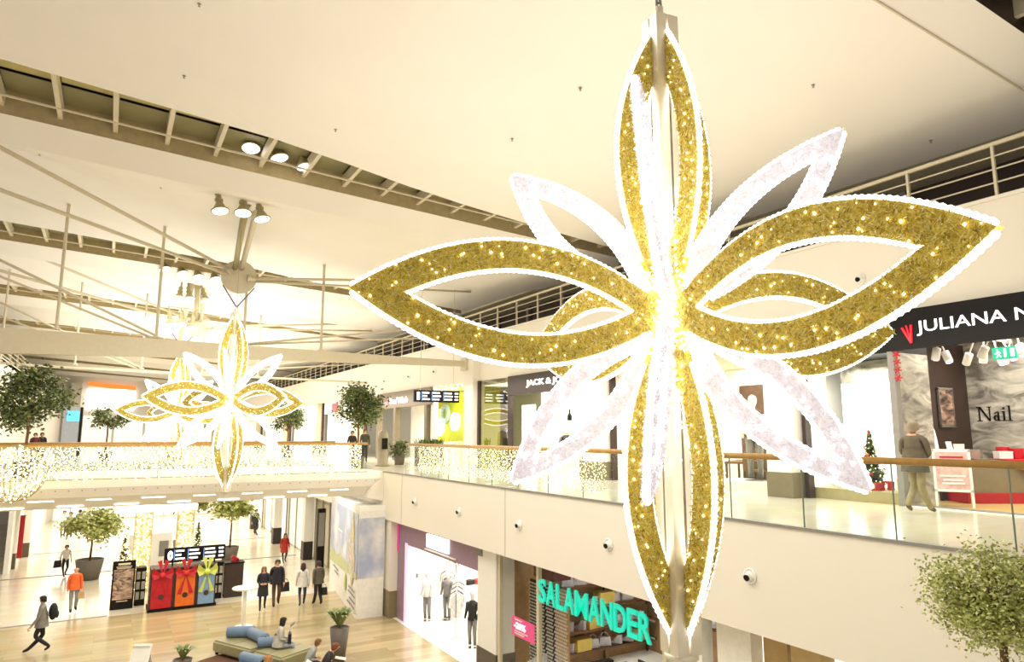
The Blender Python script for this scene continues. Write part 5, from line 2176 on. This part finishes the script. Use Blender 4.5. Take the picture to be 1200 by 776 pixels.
# ================================================================ TREES AND PLANTS
def tree(name, label, loc, h, rx, rz_, nl, ls, lm, pot=None, clusters=26, droop=0.0, cat='tree', group=None, seed=1):
    """h: height of the crown centre above loc"""
    rg = random.Random(seed)
    t = thing(name, label, cat, loc, 0, group)
    base = 0.0
    if pot:
        r, ph = pot
        m = MB()
        m.lathe([(r * .72, 0), (r, ph), (r * .92, ph), (r * .9, ph * .92)], (0, 0, 0), 20)
        m.build('pot', M_pot, t, True)
        m = MB()
        m.lathe([(r * .9, ph * .91), (.01, ph * .93)], (0, 0, 0), 16)
        m.build('soil', M_bark, t)
        base = ph * .9
    tr_ = MB()
    tr_.tube([(0, 0, base), (.03, .02, base + (h - base) * .5), (0, 0, h - rz_ * .35)], [.055, .045, .04], 8)
    cl = []
    for i in range(clusters):
        a, c = rg.uniform(0, 2 * PI), rg.uniform(-.85, 1)
        q = rg.uniform(.45, .92)
        s_ = math.sqrt(max(0, 1 - c * c))
        p = Vector((rx * q * s_ * math.cos(a), rx * q * s_ * math.sin(a), h + rz_ * q * c - droop * q * s_))
        cl.append(p)
        st = Vector((0, 0, h - rz_ * rg.uniform(.3, .75)))
        md = st.lerp(p, .55) + Vector((0, 0, .06))
        tr_.tube([st, md, p], [.028, .018, .008], 5)
    tr_.build('trunk', M_bark, t, True)
    lf = MB()
    for i in range(nl):
        c = cl[rg.randrange(len(cl))]
        sp = rx * .30
        p = c + Vector((rg.gauss(0, sp * .6), rg.gauss(0, sp * .6), rg.gauss(0, sp * .5)))
        d = Vector((rg.uniform(-1, 1), rg.uniform(-1, 1), rg.uniform(-.8, .5))).normalized() * ls * rg.uniform(.7, 1.3)
        n_ = Vector((rg.uniform(-1, 1), rg.uniform(-1, 1), rg.uniform(-1, 1)))
        e = d.cross(n_).normalized() * ls * .28
        lf.add([p, p + d * .5 - e, p + d, p + d * .5 + e], [(0, 1, 2, 3)])
    lf.build('foliage', lm, t)['kind'] = 'stuff'
    return t


tree('indoor_tree', 'dark round tree in a basket pot at the left end of the bridge', (-2.6, 30.0, 5.502), 2.72, 1.35, 1.12, 3600, .16, M_leaf, (.36, .55), 34, seed=3)
tree('indoor_tree', 'round leafy tree with pale blossoms at the right end of the bridge', (9.5, 30.0, 5.514), 2.72, 1.12, 1.08, 3400, .15, M_leaf, (.34, .5), 30, seed=5)
tree('indoor_tree', 'smaller tree behind the right tip of the second star', (9.9, 46.0, 5.514), 2.55, 1.15, 1.2, 1700, .19, M_leaf, (.36, .5), 22, seed=8)
tree('indoor_tree', 'loose small tree left of the third star on the far upper floor', (-.2, 45.5, 5.502), 2.5, .95, .7, 900, .2, M_leaf, (.36, .5), 14, seed=9)
tree('indoor_tree', 'pale green tree in a round grey pot on the lower floor', (-.43, 40.4, .002), 2.45, 1.22, .85, 2600, .2, M_leaf2, (.62, .95), 30, seed=11)
tree('indoor_palm', 'slim pale tree with drooping leaves behind the square counter', (6.2, 42.0, .002), 3.2, 1.1, .7, 1100, .3, M_leaf2, (.5, .8), 16, droop=.5, seed=13)
tree('indoor_palm', 'second slim tree partly hidden under the bridge, left of the palm', (4.1, 46.0, .002), 3.2, 1.3, .6, 900, .3, M_leaf2, (.5, .8), 16, droop=.4, seed=14)
tree('indoor_tree', 'tall fresh green tree rising in front of the slab at the lower right', (8.55, 4.10, .002), 5.27, .66, .64, 11000, .048, M_leaf2, (.5, .7), 58, droop=.2, seed=17)
tree('indoor_tree', 'green tree on the upper walkway behind the star foot', (13.0, 13.2, 5.514), 2.75, .75, .8, 1500, .12, M_leaf, (.34, .5), 22, seed=19)
tree('potted_shrub', 'low dark shrub by the planter on the walkway near the bridge', (12.4, 32.4, 5.514), .85, .5, .4, 420, .16, M_leaf, (.3, .5), 12, cat='plant', seed=21)


def bush(name, label, loc, r0, h, n, ll, lw, m_, potm=None):
    t = thing(name, label, 'plant', loc)
    m = MB()
    m.lathe([(r0 * .62, 0), (r0, h), (r0 * .9, h), (r0 * .86, h - .05)], (0, 0, 0), 20)
    m.build('pot', potm or M_pot, t, True)
    m = MB()
    m.lathe([(r0 * .87, h - .06), (.01, h - .04)], (0, 0, 0), 14)
    m.build('soil', M_bark, t)
    for i in range(n):
        a = i * 2.4
        out = rnd.uniform(.5, 1.0)
        lf = MB()
        pts = []
        for k in range(6):
            f = k / 5
            pts.append((Vector((math.cos(a), math.sin(a), 0)) * ll * out * f * .75 + Vector((0, 0, h - .05 + ll * (1.15 - out * .45) * math.sin(f * 2.0) * .8)), lw * math.sin(PI * (f * .9 + .08))))
        side = Vector((-math.sin(a), math.cos(a), 0))
        vs = []
        for p, wd in pts:
            vs += [p - side * wd, p + side * wd]
        lf.add(vs, [(2 * k, 2 * k + 1, 2 * k + 3, 2 * k + 2) for k in range(5)])
        lf.build('leaf', m_, t)
    return t


M_blade = mat('blade_green', '84905A', .45, vary=.25, scale=3)
bush('potted_plant', 'broad-leaved plant in a tall grey tapered planter by the seating island', (6.62, 22.1, .003), .30, 1.05, 26, .85, .075, M_blade)
bush('potted_plant', 'low broad-leaved plant cut by the bottom edge left of the ottomans', (2.35, 23.6, .018), .28, .35, 16, .62, .06, M_blade)

# ================================================================ PEOPLE
def mt(c, r=.8):
    n = 'wear_' + c
    return MATS.get(n) or mat(n, c, r, vary=.14, scale=9)


def person(label, loc, rz, h=1.75, pose='walk', top='333333', legs='2A2A30', hair='2E2018', shoe='241C18', coat=0.0, long_hair=False, arms=None, lean=0.0, phase=1.0, bald=False, group=None, wide=1.0, loose=False):
    s = h / 1.75
    t = thing('person', label, 'person', loc, rz, group)
    J = {}
    sit = pose == 'sit'
    hz = .56 if sit else .93
    up = hz - .93
    def L_(p, f):  # lean forward about the hip
        x, y, z = p
        d = z - (.93)
        return (x, y - math.sin(lean) * d * f, z - (1 - math.cos(lean)) * d * f + up)
    J['pelvis'] = (0, 0, hz)
    J['waist'] = L_((0, 0, 1.08), 1)
    J['chest'] = L_((0, 0, 1.32), 1)
    J['neck0'] = L_((0, 0, 1.46), 1)
    J['neck'] = L_((0, -.015, 1.53), 1)
    J['head0'] = L_((0, -.03, 1.58), 1)
    J['head1'] = L_((0, -.03, 1.65), 1)
    J['head2'] = L_((0, -.015, 1.715), 1)
    arms = arms or ('swing' if pose == 'walk' else 'down')
    for sg, n in ((-1, 'l'), (1, 'r')):
        sw = .16 * phase * (-sg) if pose == 'walk' else 0.0
        J['sh' + n] = L_((sg * .185 * wide, 0, 1.41), 1)
        if arms in ('swing', 'down'):
            J['el' + n] = L_((sg * .235 * wide, .02 + sw * .5, 1.13), 1)
            J['wr' + n] = L_((sg * .24 * wide, -.05 + sw, .89), 1)
            J['ha' + n] = L_((sg * .235 * wide, -.07 + sw * 1.1, .81), 1)
        elif arms == 'front':
            J['el' + n] = L_((sg * .23 * wide, -.02, 1.14), 1)
            J['wr' + n] = L_((sg * .10, -.25, 1.08), 1)
            J['ha' + n] = L_((sg * .05, -.32, 1.09), 1)
        if sit:
            J['hi' + n] = (sg * .10, -.02, hz - .03)
            J['kn' + n] = (sg * .13, -.45, hz - .02)
            J['an' + n] = (sg * .13, -.42 + .06 * sg, .10)
            J['to' + n] = (sg * .14, -.58 + .06 * sg, .045)
        else:
            st = (.24 * phase * sg) if pose == 'walk' else 0.02 * sg
            lift = 0.06 if (pose == 'walk' and st > 0) else 0.0
            J['hi' + n] = (sg * .095, 0, .90)
            J['kn' + n] = (sg * .10, -st * .35 - .03, .50 + lift * .3)
            J['an' + n] = (sg * .095, st * 1.0 if st > 0 else st, .10 + lift)
            J['to' + n] = (sg * .105, (st if st > 0 else st) - .15, .045 + lift * .3)
    names = list(J)
    RAD = {'pelvis': .145, 'waist': .135, 'chest': .16, 'neck0': .085, 'neck': .055, 'head0': .07, 'head1': .092, 'head2': .07}
    lo_ = 1.22 if (loose or coat and not long_hair) else 1.0
    for n in 'lr':
        RAD.update({'sh' + n: .075, 'el' + n: .052, 'wr' + n: .034, 'ha' + n: .036, 'hi' + n: .10, 'kn' + n: .062 * lo_, 'an' + n: .042 * (lo_ ** 1.6), 'to' + n: .036})
    if coat and not long_hair:
        RAD['waist'] = .152
    E_ = [('pelvis', 'waist'), ('waist', 'chest'), ('chest', 'neck0'), ('neck0', 'neck'), ('neck', 'head0'), ('head0', 'head1'), ('head1', 'head2')]
    for n in 'lr':
        E_ += [('neck0', 'sh' + n), ('sh' + n, 'el' + n), ('el' + n, 'wr' + n), ('wr' + n, 'ha' + n), ('pelvis', 'hi' + n), ('hi' + n, 'kn' + n), ('kn' + n, 'an' + n), ('an' + n, 'to' + n)]
    me = bpy.data.meshes.new('skeleton')
    me.from_pydata([tuple(c * s for c in J[n]) for n in names], [(names.index(a), names.index(b)) for a, b in E_], [])
    o = bpy.data.objects.new('skeleton', me)
    COL.objects.link(o)
    o.modifiers.new('skin', 'SKIN')
    for i, n in enumerate(names):
        sv = me.skin_vertices[0].data[i]
        r = RAD[n] * s
        sv.radius = (r * (1.22 * wide if n in ('chest', 'waist', 'pelvis') else 1), r * (.86 if n in ('chest', 'waist') else 1))
        sv.use_root = (n == 'pelvis')
    sub = o.modifiers.new('sub', 'SUBSURF')
    sub.levels = sub.render_levels = 2 if h > 1.72 and loc[0] > 12 else 1
    dg = bpy.context.evaluated_depsgraph_get()
    dg.update()
    bm_ = bpy.data.meshes.new_from_object(o.evaluated_get(dg))
    bpy.data.objects.remove(o)
    bm_.name = 'body'
    bm_.materials.clear()
    for m_ in (mt(top), mt(legs), M_skin, mt(shoe)):
        bm_.materials.append(m_)
    segs = []
    for a, b in E_:
        k = 0
        if 'head' in b or b == 'neck':
            k = 2
        elif b.startswith('ha'):
            k = 2
        elif b[:2] in ('kn', 'an', 'hi'):
            k = 1
        elif b.startswith('to'):
            k = 3
        segs.append((Vector(J[a]) * s, Vector(J[b]) * s, k))
    for p in bm_.polygons:
        c = p.center
        best, bk = 9, 0
        for a, b, k in segs:
            d = b - a
            u = max(0, min(1, (c - a).dot(d) / d.length_squared))
            q = (c - a - d * u).length
            if q < best:
                best, bk = q, k
        p.material_index = bk
        p.use_smooth = True
    # fingers, nose, ears, eyes joined to the body as one mesh
    bmx = bmesh.new()
    bmx.from_mesh(bm_)
    ex = MB()
    for n, sg in (('l', -1), ('r', 1)):
        w0, h0 = Vector(J['wr' + n]) * s, Vector(J['ha' + n]) * s
        d = (h0 - w0).normalized()
        sd = d.cross(Vector((1, 0, 0))).normalized()
        if arms == 'front':
            sd = Vector((0, 0, 1))
        for k, ln in enumerate((.062, .072, .068, .055)):
            b0 = h0 + d * .015 * s + sd * (.027 - .018 * k) * s
            cu = Vector((-sg * .012, 0, 0)) * s
            ex.tube([b0, b0 + d * ln * .55 * s, b0 + d * ln * s + cu], [.009 * s, .0085 * s, .006 * s], 5, 2)
        b0 = h0 - d * .01 * s + sd * .032 * s
        ex.tube([b0, b0 + d * .03 * s + sd * .02 * s, b0 + d * .055 * s + sd * .022 * s], [.011 * s, .01 * s, .007 * s], 5, 2)
    hc = Vector(J['head1']) * s
    ex.tube([hc + Vector((0, -.088, .012)) * s, hc + Vector((0, -.112, -.022)) * s], [.008 * s, .017 * s], 6, 2)
    for sg in (-1, 1):
        ex.ball(tuple(hc + Vector((sg * .092, .005, 0)) * s), (.014 * s, .022 * s, .032 * s), 6, 5, 2)
        ex.ball(tuple(hc + Vector((sg * .034, -.084, .018)) * s), (.013 * s, .008 * s, .008 * s), 6, 4, 3)
    ex.box(hc.x - .024 * s, hc.x + .024 * s, hc.y - .092 * s, hc.y - .08 * s, hc.z - .055 * s, hc.z - .047 * s, 2)
    tmp = ex.mesh('tmp', [mt(top), mt(legs), M_skin, mt(shoe)])
    bmx.from_mesh(tmp)
    bmx.to_mesh(bm_)
    bmx.free()
    bpy.data.meshes.remove(tmp)
    obj('body', bm_, t)
    # hair cap
    if not bald:
        m = MB()
        nseg, rings = 14, 7
        vs, fs = [], []
        for i in range(rings + 1):
            f = i / rings
            for q in range(nseg):
                a = 2 * PI * q / nseg
                back = (1 + math.sin(a)) / 2     # 1 at the nape (+y)
                lowz = -.015 - .085 * back if not long_hair else -.01 - .26 * back ** .7
                if math.sin(a) < -.45:
                    lowz = .055
                zz = .118 * math.cos(f * PI / 2) if f < .62 else .118 * math.cos(.62 * PI / 2) + (lowz - .118 * math.cos(.62 * PI / 2)) * (f - .62) / .38
                rr = .108 * math.sin(min(1, f * 1.25) * PI / 2) * (1 + (.12 * (f - .6) if long_hair and f > .6 else 0))
                vs.append(tuple(hc + Vector((rr * math.cos(a), rr * math.sin(a) * 1.05 + .012, zz)) * s))
        for i in range(rings):
            for q in range(nseg):
                fs.append((i * nseg + q, i * nseg + (q + 1) % nseg, (i + 1) * nseg + (q + 1) % nseg, (i + 1) * nseg + q))
        m.add(vs, fs)
        m.build('hair', mt(hair), t, True)
    # jacket hem / coat skirt
    if coat > 0:
        m = MB()
        z1 = J['waist'][2] * s + .16 * s
        z0 = (J['pelvis'][2] - coat) * s
        prof = []
        nseg = 18
        vs, fs = [], []
        for i in range(6):
            f = i / 5
            rx_ = (.178 + .05 * f) * s * wide
            ry_ = (.145 + .055 * f) * s
            for q in range(nseg):
                a = 2 * PI * q / nseg
                rp = 1 + (.04 * math.sin(a * 5) * f)
                vs.append((rx_ * rp * math.cos(a), ry_ * rp * math.sin(a) + .01, z1 + (z0 - z1) * f))
        for i in range(5):
            for q in range(nseg):
                fs.append((i * nseg + q, i * nseg + (q + 1) % nseg, (i + 1) * nseg + (q + 1) % nseg, (i + 1) * nseg + q))
        m.add(vs, fs)
        m.build('coat_hem', mt(top), t, True)
    return t


def handbag(label, loc, rz, w_, h_, c, name='handbag', strap=.14):
    t = thing(name, label, 'bag', loc, rz)
    m = MB()
    m.prism([(-w_ / 2, 0), (w_ / 2, 0), (w_ * .42, h_), (-w_ * .42, h_)], -.05, .05, 'xz')
    m.build('body', mt(c, .5), t)
    m = MB()
    m.tube([(w_ * .3 * math.cos(a), 0, h_ + strap * math.sin(a)) for a in [PI * k / 8 for k in range(9)]], .009, 5)
    m.build('handle', mt(c, .5), t)
    return t


# lower floor, walking
person('person in grey jacket and dark trousers with a backpack striding left', (-1.5, 27.97, .014), R(-90), 1.74, top='8E8A80', legs='26242A', hair='2A2422', coat=.14, phase=1.25)
t = thing('backpack', 'round black backpack carried by the person striding left', 'bag', (-1.20, 27.97, 1.02), R(-90))
m = MB()
m.ball((0, .0, .22), (.19, .13, .27), 12, 10)
m.build('pack', mt('1E1C20'), t, True)
m = MB()
m.ball((0, .11, .12), (.12, .06, .12), 10, 8)
m.build('pocket', mt('2A282C'), t, True)
person('person in bright orange jacket and grey jeans walking towards the camera', (-.79, 33.5, .002), R(8), 1.72, top='E8662A', legs='8C8C88', hair='A88868', coat=.06, phase=.5, bald=True)
handbag('small tan shopping bag held by the person in orange', (-.55, 33.42, .50), R(10), .24, .26, 'C2A070')
person('person in white top and black trousers with a black bag, far left', (-1.48, 41.75, .002), R(20), 1.52, top='EDE6DA', legs='23222A', hair='4A3828', phase=.8)
handbag('black bag carried by the person in the white top', (-1.80, 41.68, .48), R(20), .34, .34, '1C1A20')
person('woman in long dark coat holding something to her chest, left of the walking pair', (5.78, 29.95, .014), R(-8), 1.68, top='2C2A30', legs='22202A', hair='7A6040', coat=.36, long_hair=True, arms='front', phase=.6)
person('man in open dark jacket and brown trousers walking beside the woman in the dark coat', (6.40, 30.4, .014), R(-8), 1.82, top='24202A', legs='5A4632', hair='2E2620', coat=.10, phase=.8, wide=1.08)
handbag('black shoulder bag hanging from the man in brown trousers', (6.74, 30.36, .55), R(5), .34, .36, '1E1C1E')
person('woman with dark red hair in a pale grey sweater walking away', (7.30, 29.75, .014), R(172), 1.70, top='D6D2CA', legs='3A4258', hair='4A2226', coat=.12, long_hair=True, phase=.9)
person('man in dark olive jacket walking away beside the grey sweater', (7.90, 29.6, .014), R(184), 1.76, top='5E574A', legs='24242E', hair='3A2E26', coat=.06, phase=-.8)
handbag('black paper bag held by the man in the olive jacket', (8.16, 29.58, .40), R(5), .24, .30, '1A1A1E', 'paper_bag', .12)
person('woman in red coat and dark boots further back under the bridge', (8.75, 40.0, .002), R(5), 1.58, top='B5322A', legs='2E2620', hair='2A201C', coat=.30, long_hair=True, phase=.6)
person('person in white standing in a far group on the left', (-2.35, 57.2, .002), R(10), 1.8, top='EDEAE4', legs='3A3E4A', hair='3A2E26', phase=.4)
person('person in grey skirt suit in the far group on the left', (-1.95, 56.6, .002), R(-10), 1.75, top='C9C2BC', legs='302830', hair='4A3A2E', coat=.2, phase=.5)
person('person in dark blue walking in the far group on the left', (-1.45, 57.6, .002), R(160), 1.78, top='3C3E50', legs='26242E', hair='2A2422', phase=.7)
person('dark-clothed person far back under the middle of the bridge', (9.3, 52.0, .002), R(30), 1.75, top='26242A', legs='26242A', hair='2A2422', coat=.1)
# seating island
ottoman('pale ottoman at the bottom edge under the blond person', (3.85, 19.6, .026), R(-62), 1.3, 1.2, M_bolster)
person('woman with dark ponytail in a pale grey jacket reading on the ottoman', (4.98, 22.95, .026), R(78), 1.68, 'sit', top='C9C2B4', legs='9AA0A8', hair='2A1E1A', coat=.04, long_hair=True, arms='front', lean=.12)
handbag('black handbag on the lap of the reading woman', (5.28, 22.86, .62), R(78), .34, .26, '1E1A1C', strap=.08)
m = MB()
m.cbox((0, 0, 0), (.16, .24, .012), (0, R(-35), 0))
tag(m.build('magazine', mt('7A7064'), None, False, (5.36, 22.9, 1.12), (0, 0, R(-12))), 'dark magazine held by the reading woman', 'magazine')
person('boy in pale blue-grey hoodie sitting bent forward on the ottoman', (5.30, 20.85, .026), R(70), 1.55, 'sit', top='A8ABA6', legs='4A4C50', hair='7A5A38', arms='front', lean=.5)
person('man with reddish brown hair in a dark jacket bent over a paper', (5.50, 20.0, .026), R(70), 1.66, 'sit', top='33302F', legs='2C2A2C', hair='7A4426', arms='front', lean=.55)
m = MB()
m.cbox((0, 0, 0), (.30, .22, .008), (0, R(12), 0))
tag(m.build('newspaper', M_white, None, False, (6.0, 19.85, .83), (0, 0, R(-20))), 'white paper held by the man in the dark jacket', 'paper')
m = MB()
m.cbox((0, 0, 0), (.5, .36, .01), (R(15), R(-48), 0))
tag(m.build('poster_roll', M_white, None, False, (5.02, 19.75, .70), (0, 0, R(10))), 'large white sheet leaning beside the man in the dark jacket', 'paper')
person('blond person in a cream top seated at the bottom edge of the picture', (3.82, 19.6, .026), R(60), 1.62, 'sit', top='E4DCCB', legs='6A86A8', hair='B07A44', arms='front', lean=.25)
# upper floor
person('man in olive brown jacket and khaki trousers walking along the upper walkway, seen from behind', (13.34, 7.61, 5.514), R(92), 1.72, top='5B5240', legs='9A8C66', hair='857860', shoe='6B5836', coat=.14, phase=.95, wide=1.15, arms='front', loose=True)
person('person in dark top standing behind the round tree, left one', (11.1, 36, 5.514), R(0), 1.66, 'stand', top='33282A', legs='2A2A2E', hair='2E2220')
person('person in dark green top standing behind the round tree, right one', (11.8, 36, 5.514), R(-10), 1.76, 'stand', top='4A4A3C', legs='2A2A2E', hair='3A2C22')
person('person in dark maroon top on the far left upper floor, left one', (-3.5, 45.0, 5.502), R(0), 1.56, 'stand', top='5A2C30', legs='2A2A2E', hair='3A2A22')
person('person in black top on the far left upper floor, right one', (-3.22, 45.2, 5.502), R(10), 1.58, 'stand', top='221E20', legs='2A2A2E', hair='1E1A1A')
t = thing('stool', 'dark stool at the right edge inside the nail studio', 'stool', (15.9, 6.55, 5.525))
m = MB()
m.lathe([(.22, .40), (.22, .46)], (0, 0, 0), 16)
m.build('seat', M_dark, t)
m = MB()
m.lathe([(.2, 0), (.03, .03), (.03, .40)], (0, 0, 0), 12)
m.build('leg', M_chrome, t)
person('blond curly-haired person in black seated inside the nail studio', (15.9, 6.55, 5.53), R(60), 1.66, 'sit', top='1C181A', legs='2A2024', hair='C89A50', long_hair=True, arms='front', lean=.25)
